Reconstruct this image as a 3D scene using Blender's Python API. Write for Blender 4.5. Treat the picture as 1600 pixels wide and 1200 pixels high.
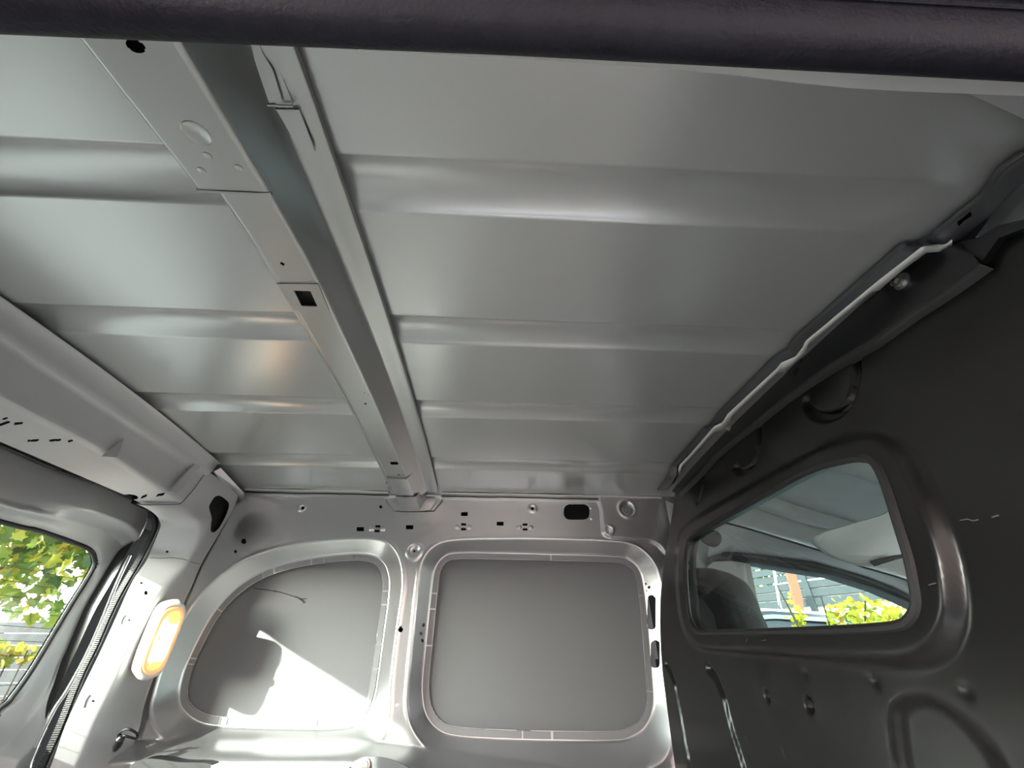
import bpy, math, random
import numpy as np
from mathutils import Matrix, Vector
random.seed(7); rng = np.random.default_rng(7)
for o in list(bpy.data.objects): bpy.data.objects.remove(o)
SC = bpy.context.scene; COL = SC.collection
ZC = 1.25                                   # height of the lens above the ground; below, z is measured from the lens

# ------------------------------------------------------------------ camera, sky, sun, exposure
FPX = 640.; PITCH, YAW, ROLL = math.radians(34.1), math.radians(2.2), math.radians(0.4)
_f = np.array([math.sin(YAW)*math.cos(PITCH), math.cos(YAW)*math.cos(PITCH), math.sin(PITCH)])
_r = np.array([math.cos(YAW), -math.sin(YAW), 0.]); _u = np.cross(_r, _f)
_c, _s = math.cos(ROLL), math.sin(ROLL)
CR, CU, CF = _c*_r + _s*_u, _c*_u - _s*_r, _f
cam = bpy.data.objects.new('camera', bpy.data.cameras.new('camera')); COL.objects.link(cam)
cam.data.sensor_width = 36.; cam.data.lens = FPX/1600*36; cam.data.clip_start = .01
cam.matrix_world = Matrix(((CR[0], CU[0], -CF[0], 0), (CR[1], CU[1], -CF[1], 0), (CR[2], CU[2], -CF[2], ZC), (0, 0, 0, 1)))
SC.camera = cam

SUN_DIR = Vector((1., 1.12, -.46)).normalized()
w = bpy.data.worlds.new('sky'); SC.world = w; w.use_nodes = True
nt = w.node_tree; nt.nodes.clear()
sky = nt.nodes.new('ShaderNodeTexSky'); sky.sky_type = 'NISHITA'; sky.sun_disc = False
sky.sun_elevation = math.asin(-SUN_DIR.z); sky.sun_rotation = math.atan2(-SUN_DIR.x, -SUN_DIR.y)
sky.air_density = 1.0; sky.dust_density = .4; sky.ozone_density = .6
hs = nt.nodes.new('ShaderNodeHueSaturation'); hs.inputs['Saturation'].default_value = .28
bg = nt.nodes.new('ShaderNodeBackground'); bg.inputs['Strength'].default_value = 1.25
out = nt.nodes.new('ShaderNodeOutputWorld')
nt.links.new(sky.outputs[0], hs.inputs['Color']); nt.links.new(hs.outputs[0], bg.inputs[0]); nt.links.new(bg.outputs[0], out.inputs[0])
sun = bpy.data.objects.new('sun', bpy.data.lights.new('sun', 'SUN')); COL.objects.link(sun)
sun.data.energy = 7.5; sun.data.angle = math.radians(.6); sun.data.color = (1., .95, .87)
sun.rotation_euler = SUN_DIR.to_track_quat('-Z', 'Y').to_euler()
SC.view_settings.view_transform = 'Standard'; SC.view_settings.look = 'None'
SC.view_settings.gamma = 1.; SC.view_settings.use_curve_mapping = False
SC.view_settings.exposure = 1.5
try:
    SC.cycles.blur_glossy = 1.; SC.cycles.max_bounces = 12; SC.cycles.diffuse_bounces = 6; SC.cycles.glossy_bounces = 6
    SC.cycles.transparent_max_bounces = 16; SC.cycles.sample_clamp_indirect = 1.6
except Exception: pass

# ------------------------------------------------------------------ measuring helpers
def ray(px, py): return (px-800)/FPX*CR - (py-600)/FPX*CU + CF
def at(px, py, **k):
    d = ray(px, py); (a, v), = k.items(); i = 'xyz'.index(a); return d*(v/d[i])
def proj(P):
    P = np.asarray(P, float); d = P@CF
    return 800 + FPX*(P@CR)/d, 600 - FPX*(P@CU)/d
def on(px, py, fn, it=30):                  # where the ray meets the surface x = fn(z)
    x = .65
    for _ in range(it):
        p = at(px, py, x=x); x = .5*x + .5*fn(p[2])
    return at(px, py, x=x)
def spline(pts, n=8, closed=True):          # Catmull-Rom
    P = np.asarray(pts, float); N = len(P); out = []
    rngi = range(N) if closed else range(N-1)
    for i in rngi:
        if closed: a, b, c, d = P[i-1], P[i], P[(i+1) % N], P[(i+2) % N]
        else: a, b, c, d = P[max(i-1, 0)], P[i], P[i+1], P[min(i+2, N-1)]
        for t in np.arange(n)/n:
            out.append(.5*((2*b) + (-a+c)*t + (2*a-5*b+4*c-d)*t*t + (-a+3*b-3*c+d)*t**3))
    if not closed: out.append(P[-1])
    return np.array(out)
def dist_line(X, Y, poly, closed):          # distance to a polyline, and inside flag
    P = np.asarray(poly, float); Q = np.roll(P, -1, 0)
    if not closed: P, Q = P[:-1], Q[:-1]
    d = np.full(X.shape, 1e9); ins = np.zeros(X.shape, bool)
    for (x0, y0), (x1, y1) in zip(P, Q):
        dx, dy = x1-x0, y1-y0; L = dx*dx + dy*dy + 1e-18
        t = np.clip(((X-x0)*dx + (Y-y0)*dy)/L, 0, 1)
        d = np.minimum(d, (X-x0-t*dx)**2 + (Y-y0-t*dy)**2)
        if closed and y0 != y1:
            c = (y0 > Y) != (y1 > Y); ins ^= c & (X < x0 + (Y-y0)*dx/dy)
    return np.sqrt(d), ins
def sdf(X, Y, poly):
    d, i = dist_line(X, Y, poly, True); return np.where(i, -d, d)
def sstep(t): t = np.clip(t, 0, 1); return t*t*(3-2*t)
def circ(cx, cy, rx, ry=None, n=20, rot=0):
    ry = ry or rx; a = np.arange(n)*2*math.pi/n; c, s = math.cos(rot), math.sin(rot)
    return np.c_[cx + rx*np.cos(a)*c - ry*np.sin(a)*s, cy + rx*np.cos(a)*s + ry*np.sin(a)*c]
def rect(cx, cy, w, h, sk=0., sy=0.):
    return np.array([(cx-w/2+sk, cy-h/2-sy), (cx+w/2+sk, cy-h/2+sy), (cx+w/2-sk, cy+h/2+sy), (cx-w/2-sk, cy+h/2-sy)])
def rrect(cx, cy, w, h, r, n=5):
    p = []
    for k, (sx, sy) in enumerate(((1, 1), (-1, 1), (-1, -1), (1, -1))):
        for a in np.linspace(k*math.pi/2, (k+1)*math.pi/2, n):
            p.append((cx + sx*(w/2-r) + r*math.cos(a), cy + sy*(h/2-r) + r*math.sin(a)))
    return np.array(p)

# ------------------------------------------------------------------ object helpers
def tag(o, label=None, cat=None, group=None, kind=None):
    if label: o['label'] = label
    if cat: o['category'] = cat
    if group: o['group'] = group
    if kind: o['kind'] = kind
    return o
def wpos(o): return np.array(o['_w']) if '_w' in o else np.zeros(3)
WORLD = {}
def empty(name, loc, label=None, cat=None, group=None):
    o = bpy.data.objects.new(name, None); COL.objects.link(o); o.empty_display_size = .05
    o.location = (loc[0], loc[1], loc[2]+ZC); WORLD[o.name] = np.array(loc, float)
    return tag(o, label, cat, group)
def obj(name, V, Fc, mat, parent=None, smooth=True, kind=None, angle=None):
    V = np.asarray(V, float).reshape(-1, 3); lo, hi = V.min(0), V.max(0)
    org = np.array([(lo[0]+hi[0])/2, (lo[1]+hi[1])/2, lo[2]])
    me = bpy.data.meshes.new(name)
    me.from_pydata((V-org).tolist(), [], [tuple(int(i) for i in f) for f in Fc] if not isinstance(Fc, np.ndarray) else Fc.tolist())
    if smooth: me.polygons.foreach_set('use_smooth', [True]*len(me.polygons))
    if isinstance(mat, (list, tuple)):
        for m in mat: me.materials.append(m)
    else: me.materials.append(mat)
    me.update()
    if angle: me.set_sharp_from_angle(angle=math.radians(angle))
    o = bpy.data.objects.new(name, me); COL.objects.link(o); WORLD[o.name] = org
    if parent is not None:
        o.parent = parent; o.location = org - WORLD[parent.name]
    else: o.location = (org[0], org[1], org[2]+ZC)
    if kind: o['kind'] = kind
    return o
def dup(o, loc, parent):                    # a copy of one part, at a world place
    c = o.copy(); COL.objects.link(c); WORLD[c.name] = np.array(loc, float); c.parent = parent
    c.location = np.array(loc, float) - (WORLD[parent.name] if parent else 0); return c
class MB:                                   # collects simple solids into one mesh
    def __init__(s): s.V = []; s.F = []
    def add(s, V, Fc):
        b = len(s.V); s.V += [tuple(map(float, v)) for v in V]; s.F += [tuple(int(i)+b for i in f) for f in Fc]; return s
    def box(s, c, d, ax=None):
        ax = np.eye(3) if ax is None else np.asarray(ax, float)
        V = [np.asarray(c) + ax[0]*d[0]/2*x + ax[1]*d[1]/2*y + ax[2]*d[2]/2*z for x in (-1, 1) for y in (-1, 1) for z in (-1, 1)]
        return s.add(V, [(0, 1, 3, 2), (4, 6, 7, 5), (0, 4, 5, 1), (2, 3, 7, 6), (0, 2, 6, 4), (1, 5, 7, 3)])
    def tube(s, path, r, n=10, closed=False, cap=True, rz=None):
        P = np.asarray(path, float); N = len(P); rr = np.broadcast_to(r, (N,)); V = []; up = None
        for i in range(N):
            t = P[(i+1) % N if closed else min(i+1, N-1)] - P[i-1 if closed else max(i-1, 0)]; t /= np.linalg.norm(t)+1e-12
            if up is None: up = np.cross(t, (0, 0, 1) if abs(t[2]) < .9 else (1, 0, 0))
            up = up - t*(up@t); up /= np.linalg.norm(up)+1e-12; b = np.cross(t, up)
            for k in range(n):
                a = 2*math.pi*k/n; V.append(P[i] + rr[i]*(math.cos(a)*up + (rz or 1)*math.sin(a)*b))
        Fc = [(i*n+k, i*n+(k+1) % n, ((i+1) % N)*n+(k+1) % n, ((i+1) % N)*n+k) for i in range(N if closed else N-1) for k in range(n)]
        if cap and not closed: Fc += [tuple(range(n))[::-1], tuple((N-1)*n+k for k in range(n))]
        return s.add(V, Fc)
    def lathe(s, c, axis, prof, n=20):      # prof: (radius, along axis)
        a = np.asarray(axis, float); a /= np.linalg.norm(a); u = np.cross(a, (0, 0, 1) if abs(a[2]) < .9 else (1, 0, 0)); u /= np.linalg.norm(u); v = np.cross(a, u)
        V = [np.asarray(c) + a*h + r*(math.cos(t)*u + math.sin(t)*v) for r, h in prof for t in np.arange(n)*2*math.pi/n]
        m = len(prof); Fc = [(i*n+k, i*n+(k+1) % n, (i+1)*n+(k+1) % n, (i+1)*n+k) for i in range(m-1) for k in range(n)]
        Fc += [tuple(range(n))[::-1], tuple((m-1)*n+k for k in range(n))]
        return s.add(V, Fc)
    def build(s, name, mat, parent=None, smooth=True, kind=None, angle=35):
        return obj(name, s.V, s.F, mat, parent, smooth, kind, angle if smooth else None)
def prism(poly, thick):                     # closed 3-D outline pushed along a vector
    P = np.asarray(poly, float); n = len(P); V = np.r_[P, P+np.asarray(thick)]
    Fc = [tuple(range(n)), tuple(range(2*n-1, n-1, -1))] + [(i, i+n, (i+1) % n + n, (i+1) % n) for i in range(n)]
    return V, Fc
def sheet(name, P, mat, parent=None, holes=(), s=None, kind=None, keep=None, flip=False, angle=None):
    """pressed sheet from a grid of points; holes are outlines as seen from the lens (pixels), or s<0 on the grid is cut out"""
    P = np.array(P, float); ni, nj = P.shape[:2]
    px, py = proj(P.reshape(-1, 3)); px, py = px.reshape(ni, nj), py.reshape(ni, nj)
    fields = [] if s is None else (list(s) if isinstance(s, (list, tuple)) else [s])
    for h in holes:
        h = np.asarray(h); f = np.full((ni, nj), 1e3); m = 12
        k = (px > h[:, 0].min()-m) & (px < h[:, 0].max()+m) & (py > h[:, 1].min()-m) & (py < h[:, 1].max()+m)
        if k.any(): f[k] = sdf(px[k], py[k], h); fields.append(f)
    cut = np.zeros((ni-1, nj-1), bool)
    for f in fields:
        gi, gj = np.gradient(f); g2 = gi*gi + gj*gj + 1e-12
        dPi, dPj = np.gradient(P, axis=0), np.gradient(P, axis=1)
        k = (np.abs(f) < .62*np.sqrt(g2)) & (np.abs(f) < 900)
        di, dj = np.where(k, -f*gi/g2, 0), np.where(k, -f*gj/g2, 0)
        P = P + di[..., None]*dPi + dj[..., None]*dPj
        f = np.where(k, 0, np.sign(f))
        c = f[:-1, :-1] + f[1:, :-1] + f[:-1, 1:] + f[1:, 1:]; cut |= c < 0
    if keep is not None: cut |= ~keep
    ii, jj = np.nonzero(~cut); a = ii*nj + jj
    Fc = np.c_[a, a+1, a+nj+1, a+nj] if flip else np.c_[a, a+nj, a+nj+1, a+1]
    used, inv = np.unique(Fc, return_inverse=True); V = P.reshape(-1, 3)[used]
    return obj(name, V, inv.reshape(-1, 4), mat, parent, True, kind, angle)
def loft(lines, nv=6, nu=8, closed=False):  # rows of matching key points -> smooth grid
    rows = [spline(l, nu, False) for l in lines]; G = []
    for a, b in zip(rows[:-1], rows[1:]):
        for t in np.arange(nv)/nv: G.append(a*(1-t) + b*t)
    G.append(rows[-1]); return np.array(G)
def resample(P, n):
    P = np.asarray(P, float); L = np.r_[0, np.cumsum(np.linalg.norm(np.diff(P, axis=0), axis=1))]; t = np.linspace(0, L[-1], n)
    return np.c_[tuple(np.interp(t, L, P[:, k]) for k in range(P.shape[1]))]

# ------------------------------------------------------------------ materials
def mat(name, col, metal=0., rough=.5, bump=0., bscale=400., var=0., vscale=6., spec=.5, coat=0., **kw):
    m = bpy.data.materials.new(name); m.use_nodes = True; n = m.node_tree; b = n.nodes['Principled BSDF']
    b.inputs['Base Color'].default_value = (*col, 1); b.inputs['Metallic'].default_value = metal; b.inputs['Roughness'].default_value = rough
    b.inputs['Specular IOR Level'].default_value = spec; b.inputs['Coat Weight'].default_value = coat; b.inputs['Coat Roughness'].default_value = .12
    tc = n.nodes.new('ShaderNodeTexCoord')
    if var:
        t = n.nodes.new('ShaderNodeTexNoise'); t.inputs['Scale'].default_value = vscale; t.inputs['Detail'].default_value = 5
        n.links.new(tc.outputs['Object'], t.inputs['Vector'])
        r = n.nodes.new('ShaderNodeMapRange'); r.clamp = False; r.inputs[1].default_value = .3; r.inputs[2].default_value = .7
        r.inputs[3].default_value = 1-var; r.inputs[4].default_value = 1+var; n.links.new(t.outputs['Fac'], r.inputs[0])
        x = n.nodes.new('ShaderNodeMix'); x.data_type = 'RGBA'; x.blend_type = 'MULTIPLY'; x.inputs[0].default_value = 1
        x.inputs[6].default_value = (*col, 1); n.links.new(r.outputs[0], x.inputs[7]); n.links.new(x.outputs[2], b.inputs['Base Color'])
        r2 = n.nodes.new('ShaderNodeMapRange'); r2.clamp = False; r2.inputs[1].default_value = .3; r2.inputs[2].default_value = .7
        r2.inputs[3].default_value = rough*(1-.5*var); r2.inputs[4].default_value = rough*(1+.5*var)
        n.links.new(t.outputs['Fac'], r2.inputs[0]); n.links.new(r2.outputs[0], b.inputs['Roughness'])
    if bump:
        t = n.nodes.new('ShaderNodeTexNoise'); t.inputs['Scale'].default_value = bscale; t.inputs['Detail'].default_value = 3
        n.links.new(tc.outputs['Object'], t.inputs['Vector'])
        bb = n.nodes.new('ShaderNodeBump'); bb.inputs['Strength'].default_value = bump; bb.inputs['Distance'].default_value = .001
        n.links.new(t.outputs['Fac'], bb.inputs['Height']); n.links.new(bb.outputs[0], b.inputs['Normal'])
    return m
SILVER = (.50, .505, .495)
M_roof = mat('silver_roof_paint', (.58, .58, .575), .54, .27, .05, 900)
M_wall = mat('silver_wall_paint', (.66, .66, .665), .90, .30, .05, 900)
M_skin = mat('grey_skin_primer', (.19, .19, .20), .08, .48, .05, 700)
M_door = mat('silver_door_paint', (.52, .52, .525), .36, .42, .05, 900, .05, 4.)
M_bow = mat('silver_bow_paint', (.50, .50, .49), .93, .31, .05, 900)
M_rail = mat('dark_rail', (.045, .045, .05), .3, .38, .05, 700, .06, 8.)  # one even near-black tone for the rail web
M_lip = mat('bare_seam_metal', (.80, .80, .76), .25, .35)
M_black = mat('black_bulkhead_paint', (.0065, .0063, .0062), 0., .28, .05, 500, spec=.42)
M_blacks = mat('black_steel_and_gap_shade', (.012, .012, .013), 0., .38, .05, 500)  # black steel parts; also colours in the shade of the rear door gaps
M_rubber = mat('black_rubber', (.012, .012, .013), 0., .55, .15, 300)
M_seal = mat('ribbed_door_rubber', (.022, .021, .020), 0., .55, .1, 300)
M_band = mat('header_rubber', (.013, .012, .018), 0., .55, .9, 260, .25, 60., spec=.2)
M_tape = mat('mastic_strip', (.30, .30, .31), .3, .45, .1, 500)
M_zinc = mat('zinc_bolt', (.62, .61, .58), .9, .3)
M_dark = mat('painted_void_shade', (.004, .004, .004), 0., .8)  # near-black colour standing in for the shade inside holes and cavities
M_floor = mat('cargo_floor_paint', (.70, .68, .65), .1, .45, .1, 300, .1, 3.)
M_white = mat('white_plastic', (.72, .70, .66), 0., .35)

def glass(name, tint, gloss=.06, rough=.0):
    m = bpy.data.materials.new(name); m.use_nodes = True; n = m.node_tree; n.nodes.clear()
    o = n.nodes.new('ShaderNodeOutputMaterial'); t = n.nodes.new('ShaderNodeBsdfTransparent'); t.inputs[0].default_value = (*tint, 1)
    g = n.nodes.new('ShaderNodeBsdfGlossy'); g.inputs['Roughness'].default_value = rough
    lw = n.nodes.new('ShaderNodeLayerWeight'); lw.inputs[0].default_value = .5          # Schlick on a thin pane
    pw = n.nodes.new('ShaderNodeMath'); pw.operation = 'POWER'; pw.inputs[1].default_value = 5.
    ma = n.nodes.new('ShaderNodeMath'); ma.operation = 'MULTIPLY_ADD'; ma.inputs[1].default_value = .9; ma.inputs[2].default_value = gloss*.5
    x = n.nodes.new('ShaderNodeMixShader'); n.links.new(lw.outputs['Facing'], pw.inputs[0]); n.links.new(pw.outputs[0], ma.inputs[0]); n.links.new(ma.outputs[0], x.inputs[0])
    n.links.new(t.outputs[0], x.inputs[1]); n.links.new(g.outputs[0], x.inputs[2])
    n.links.new(x.outputs[0], o.inputs[0]); return m
M_gl_cab = glass('green_tinted_glass', (.79, .875, .855))
M_gl = glass('clear_glass', (.90, .95, .93))

# ------------------------------------------------------------------ van geometry functions
def roofz(y): return .618 - .042*((np.asarray(y)-.95)/.8)**2
RIBS = (.352, .703, 1.055, 1.425)
_zb = [-.6, -.3, -.146, -.01, .144, .273, .39, .518, .60, .66]
_xb = [.553, .555, .559, .565, .588, .624, .668, .721, .748, .765]
def xb(z): return np.interp(z, _zb, _xb)
def _xbs(z): return (xb(z-.05)+xb(z-.025)+xb(z)+xb(z+.025)+xb(z+.05))/5
def ywall(z): return np.interp(z, [-.6, -.3, 0, .3, .6], [1.722, 1.718, 1.712, 1.702, 1.69])
XW = -1.04

# ================================================================== the setting: roof
xs = np.arange(-1.10, .765, .008); ys = np.arange(.06, 1.74, .0035)
X, Y = np.meshgrid(xs, ys, indexing='ij'); Z = roofz(Y)
for yc in RIBS:
    hw = .047; t = np.clip(1-((Y-yc)/hw)**2, 0, None)
    fade = sstep((.70-X)/.16)*sstep((X+1.10)/.05)
    Z = Z + .0135*t**.8*fade
Z = Z + .0012*np.sin(X*9+1)*np.sin(Y*5.2+.6) + .0010*np.sin(X*4.1-Y*7)      # the slight oil-canning of thin sheet
ceiling = sheet('ceiling', np.stack([X, Y, Z], -1), M_roof, kind='structure', flip=True)
tag(ceiling, 'silver painted van roof skin with pressed cross ribs')
# outer roof skin, so that no daylight leaks in
yy = np.linspace(-.03, 1.88, 30); o = np.array([[(x, y, float(roofz(y))+.035) for x in (-1.32, 2.0)] for y in yy])
sheet('roof_cover', o, M_roof, parent=ceiling)

# ================================================================== far side wall
wall = empty('wall_back', (-.2, 1.71, -.6), 'silver painted far side wall of the van with two recessed panels'); wall['kind'] = 'structure'
def wxz(poly, y): return np.array([at(px, py, y=y)[[0, 2]] for px, py in poly])
P1_IN = [(279, 1100), (281, 1068), (295, 1028), (327, 968), (358, 930), (390, 905), (425, 888), (469, 876), (517, 869), (560, 866), (586, 870), (601, 882), (608, 903), (607, 935), (599, 994), (591, 1050), (583, 1092), (566, 1125), (535, 1138), (480, 1140), (396, 1138), (327, 1134), (296, 1122)]
P1_OUT = [(234, 1110), (242, 1068), (262, 1015), (288, 965), (316, 927), (350, 896), (392, 872), (453, 854), (517, 845), (580, 843), (608, 850), (625, 875), (629, 915), (622, 965), (615, 1015), (608, 1075), (606, 1120), (590, 1158), (550, 1172), (470, 1174), (380, 1172), (290, 1166), (246, 1148)]
P2_IN = [(659, 1090), (659, 1060), (666, 994), (675, 915), (680, 888), (692, 871), (715, 864), (790, 864.5), (869, 866.5), (960, 869.5), (984, 876), (998, 890), (1005, 915), (1013, 980), (1021, 1065), (1022, 1105), (1010, 1136), (988, 1152), (960, 1158), (880, 1158), (790, 1156), (711, 1151), (682, 1140), (665, 1118)]
P2_OUT = [(636, 1110), (637, 1070), (646, 980), (654, 905), (662, 875), (680, 854), (712, 845), (800, 843), (880, 844), (955, 847), (992, 854), (1018, 876), (1034, 912), (1046, 980), (1056, 1065), (1056, 1110), (1050, 1165), (1030, 1194), (970, 1206), (880, 1207), (780, 1203), (705, 1192), (665, 1168), (644, 1140)]
DEP = .062
p1i, p1o = spline(wxz(P1_IN, 1.768), 5), spline(wxz(P1_OUT, 1.705), 5)
p2i, p2o = spline(wxz(P2_IN, 1.768), 5), spline(wxz(P2_OUT, 1.705), 5)
xs = np.arange(-1.115, .80, .0028); zs = np.r_[np.arange(-.46, .385, .0040), np.arange(.385, .545, .0021), np.arange(.545, .615, .0035)]
X, Z = np.meshgrid(xs, zs, indexing='ij'); Yb = ywall(Z)
Yb = Yb + .0008*np.sin(X*7+.4)*np.sin(Z*9)
def stamp(si, so):                          # 0 outside the outer edge .. 1 inside the inner edge
    a, b = np.clip(-so, 0, None), np.clip(si, 0, None); t = np.where(so >= 0, 0, np.where(si <= 0, 1, a/(a+b+1e-9)))
    return np.where(t < .12, t*t/.24*1.2, np.where(t > .94, 1-(1-t)*.6, .072 + (t-.12)*(.964-.072)/.82))
s1i, s1o, s2i, s2o = (sdf(X, Z, p) for p in (p1i, p1o, p2i, p2o))
D = DEP*np.maximum(stamp(s1i, s1o), stamp(s2i, s2o))
# rolled crest just outside each bevel
for so in (s1o, s2o): D = D - .0022*np.exp(-((so-.004)/.007)**2)
# ledge under the panels comes inward
lz = np.interp(X, [-1.1, -.4, .3, .8], [-.205, -.205, -.275, -.275])
D = D - .085*sstep((lz-Z)/.045)*(1-np.maximum(stamp(s1i, s1o), stamp(s2i, s2o)))
def bump_px(cx, cy, r, h, ring=None, y=1.70):   # round emboss (or ring) given by its place in view
    global D
    c = at(cx, cy, y=y); R = abs(at(cx+r, cy, y=y)[0]-c[0]); d = np.hypot(X-c[0], Z-c[2])
    D = D - (h*np.exp(-((d-R)/(ring*R))**2) if ring else h*sstep((R-d)/(.5*R)))
for cx, cy in ((590, 826), (724.3, 823), (820.4, 823.3)):
    for s in (-9, 9): bump_px(cx+s, cy+1, 3.6, .0035)
bump_px(647, 861, 10, -.004); bump_px(647, 861, 11, .0035, .22)
bump_px(473, 794, 4.5, .003, .4); bump_px(832, 795, 4.8, .003, .4)
bump_px(923, 794.5, 2, .002); bump_px(924, 811, 2, .002); bump_px(620, 1103, 2, .002)
# beam pocket: shallow recess round the foot of the roof beam
pk = sdf(X, Z, spline(wxz([(606, 776), (612, 795), (622, 800), (672, 800), (681, 796), (688, 776)], 1.695), 4)); D = D + .006*sstep(-pk/.006)
# raised reinforcement at the front end
bk = sdf(X, Z, spline(wxz([(939, 770), (940, 800), (943, 828), (950, 838), (975, 841), (1004, 843), (1030, 852), (1085, 900), (1100, 740), (1000, 740)], 1.69), 4))
D = D - .012*sstep((.006-bk)/.010)
bump_px(978, 797, 11, -.009); bump_px(978, 797, 12.5, .002, .2); bump_px(949.5, 830, 4.5, -.006); bump_px(949.5, 830, 7, .0025, .3)
W_HOLES = [rect(725.6, 803.3, 10.5, 5.8), rect(724.3, 819.4, 8, 3.6), rect(724.3, 827, 8, 3.6), rect(781.5, 818.2, 10.8, 5.8), rect(820.4, 819.7, 7.6, 3.6), rect(820.4, 827.2, 7.6, 3.6),
           rect(563, 826.8, 11.5, 6.4), rect(590.5, 822.4, 8, 3.6), rect(589.2, 829.8, 8, 3.6), rect(640, 823.8, 11.5, 6.4),
           circ(473.3, 793.8, 2.6), circ(832, 794.8, 2.4), circ(595, 792, 2.6), circ(381, 845.8, 4.2), circ(368.2, 861.8, 2.6), circ(647.3, 861.5, 2.0), circ(626, 984, 4.0),
           rrect(901, 800, 40, 24, 9), circ(661.7, 976.7, 2.2, 3.4), circ(658, 990, 2.2, 3.2), circ(660, 1001, 2.2, 3.4),
           circ(1008.8, 912.5, 1.8), circ(1014, 918, 2.6), circ(1010, 923, 1.8), rrect(1018, 957, 13, 54, 6), rrect(1024, 1022, 14, 44, 6)]
FL = .025                                   # width of the flange left round each opening
hole_s = np.minimum(s1i, s2i) + FL
sheet('inner_panel', np.stack([X, Yb+D, Z], -1), M_wall, wall, W_HOLES, hole_s)
# the outer skin seen through the openings
def skin(nm, si, xr, zr, ph):
    xx = np.arange(xr[0], xr[1], .012); zz = np.arange(zr[0], zr[1], .012); A, B = np.meshgrid(xx, zz, indexing='ij')
    yv = 1.782 + .0015*np.sin(A*8+ph)*np.sin(B*7+ph*2) + .0022*np.sin(B*3.1+ph)
    k = sdf(A, B, si); kk = (k[:-1, :-1] < .03) & (k[1:, 1:] < .03)
    return sheet(nm, np.stack([A, yv, B], -1), M_skin, wall, keep=kk)
skin('skin_panel', p1i, (-1.1, -.2), (-.35, .45), .7); skin('skin_panel', p2i, (-.3, .75), (-.35, .45), 2.1)
V, Fq = prism([(-1.2, 1.86, -.75), (.95, 1.86, -.75), (.95, 1.85, .62), (-1.2, 1.85, .62)], (0, .004, 0)); obj('outer_skin', V, Fq, M_dark, wall, False)  # coloured near-black so the wall holes read as shaded
V, Fq = prism([(-1.2, 1.72, -.75), (.95, 1.72, -.75), (.95, 1.72, -.44), (-1.2, 1.72, -.44)], (0, .004, 0)); obj('lower_panel', V, Fq, M_wall, wall, False)
# mastic strip on the flange, in lengths with joints between them
def strip(inner, cuts_px, nm, w0=.003, w1=.0235):
    n = len(inner); c = inner.mean(0); L = spline(inner, 2); tan = np.roll(L, -1, 0)-np.roll(L, 1, 0); tan /= np.linalg.norm(tan, axis=1)[:, None]
    nrm = np.c_[-tan[:, 1], tan[:, 0]]; inn, _ = dist_line(L[:1, 0], L[:1, 1], L, True)
    if sdf(np.array([L[0, 0]+nrm[0, 0]*.01]), np.array([L[0, 1]+nrm[0, 1]*.01]), L)[0] > 0: nrm = -nrm
    cuts = sorted(int(np.argmin(np.hypot(*(L-at(px, py, y=1.768)[[0, 2]]).T))) for px, py in cuts_px)
    for a, b in zip(cuts, cuts[1:]+[cuts[0]+len(L)]):
        idx = [i % len(L) for i in range(a, b+1)]
        if len(idx) < 3: continue
        q = L[idx]; m = nrm[idx]; g = .0022/np.linalg.norm(q[1]-q[0]+1e-9); q[0] = q[0]*(1-g)+q[1]*g; q[-1] = q[-1]*(1-g)+q[-2]*g
        yv = lambda p: np.interp(p[:, 1], [-.6, -.3, 0, .3, .6], [1.722, 1.718, 1.712, 1.702, 1.69]) + DEP
        a0, a1 = q + m*w0, q + m*w1; k = len(q); rows = []
        for p, dy in ((a0, -.0002), (a0+m*.001, -.0026), (a1-m*.001, -.0026), (a1, -.0002)): rows.append(np.c_[p[:, 0], yv(p)+dy, p[:, 1]])
        V = np.concatenate(rows); Fq = [(r*k+i, r*k+i+1, (r+1)*k+i+1, (r+1)*k+i) for r in range(3) for i in range(k-1)]
        obj(nm, V, Fq, M_tape, wall, True, angle=40)
strip(p1i, [(311, 1028), (305, 1040), (345, 955), (410, 897), (428, 889), (490, 872), (506, 870), (558, 867), (606, 925), (604, 945), (596, 1008), (589, 1045), (335, 1137), (354, 1138), (491, 1139)], 'sealing_strip')
strip(p2i, [(862, 867), (677, 928), (674, 950), (667, 1011), (814, 1157), (866, 1158), (1010, 930), (1021, 1080)], 'sealing_strip')
# scuffs on the left skin panel
def scratch(px, y=1.7640, r=.0011):
    mb = MB(); P = [at(a, b, y=y) for a, b in px]; mb.tube(P, [r*.4]+[r]*(len(P)-2)+[r*.3], 5); return mb
M_scuff = mat('scuff_mark', (.05, .05, .05), 0, .7)
mb = MB()
for q in ([(396, 919), (425, 923), (432, 925)], [(428, 922.5), (440, 926), (464, 934)], [(462, 932), (470, 936), (477, 942)], [(466, 935), (472, 939), (475, 943)], [(470, 936), (479, 935)]): mb.tube([at(a, b, y=1.7815) for a, b in q], .0012, 5)
mb.build('scuff_mark', M_scuff, wall, kind=None)
# gutter seam where roof and wall meet
ya = 1.686
for (zt, th, dy, m, nm) in ((.581, .007, -.010, M_lip, 'roof_seam_flange'), (.571, .005, .000, M_rubber, 'seam_gap'), (.564, .006, -.006, M_wall, 'wall_seam_flange')):
    mb = MB()
    for x0, x1 in ((-1.03, -.445), (-.225, .70)):
        n = 24; xx = np.linspace(x0, x1, n); wob = .0012*np.sin(xx*17)+.0008*np.sin(xx*41)
        V = [];
        for x, q in zip(xx, wob): V += [(x, ya+dy+q, zt+q), (x, ya+dy+q, zt-th+q), (x, ya+.03, zt-th), (x, ya+.03, zt)]
        mb.add(V, [(4*i+k, 4*i+(k+1) % 4, 4*i+4+(k+1) % 4, 4*i+4+k) for i in range(n-1) for k in range(4)] + [(0, 1, 2, 3)])
    mb.build(nm, m, wall)
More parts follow.
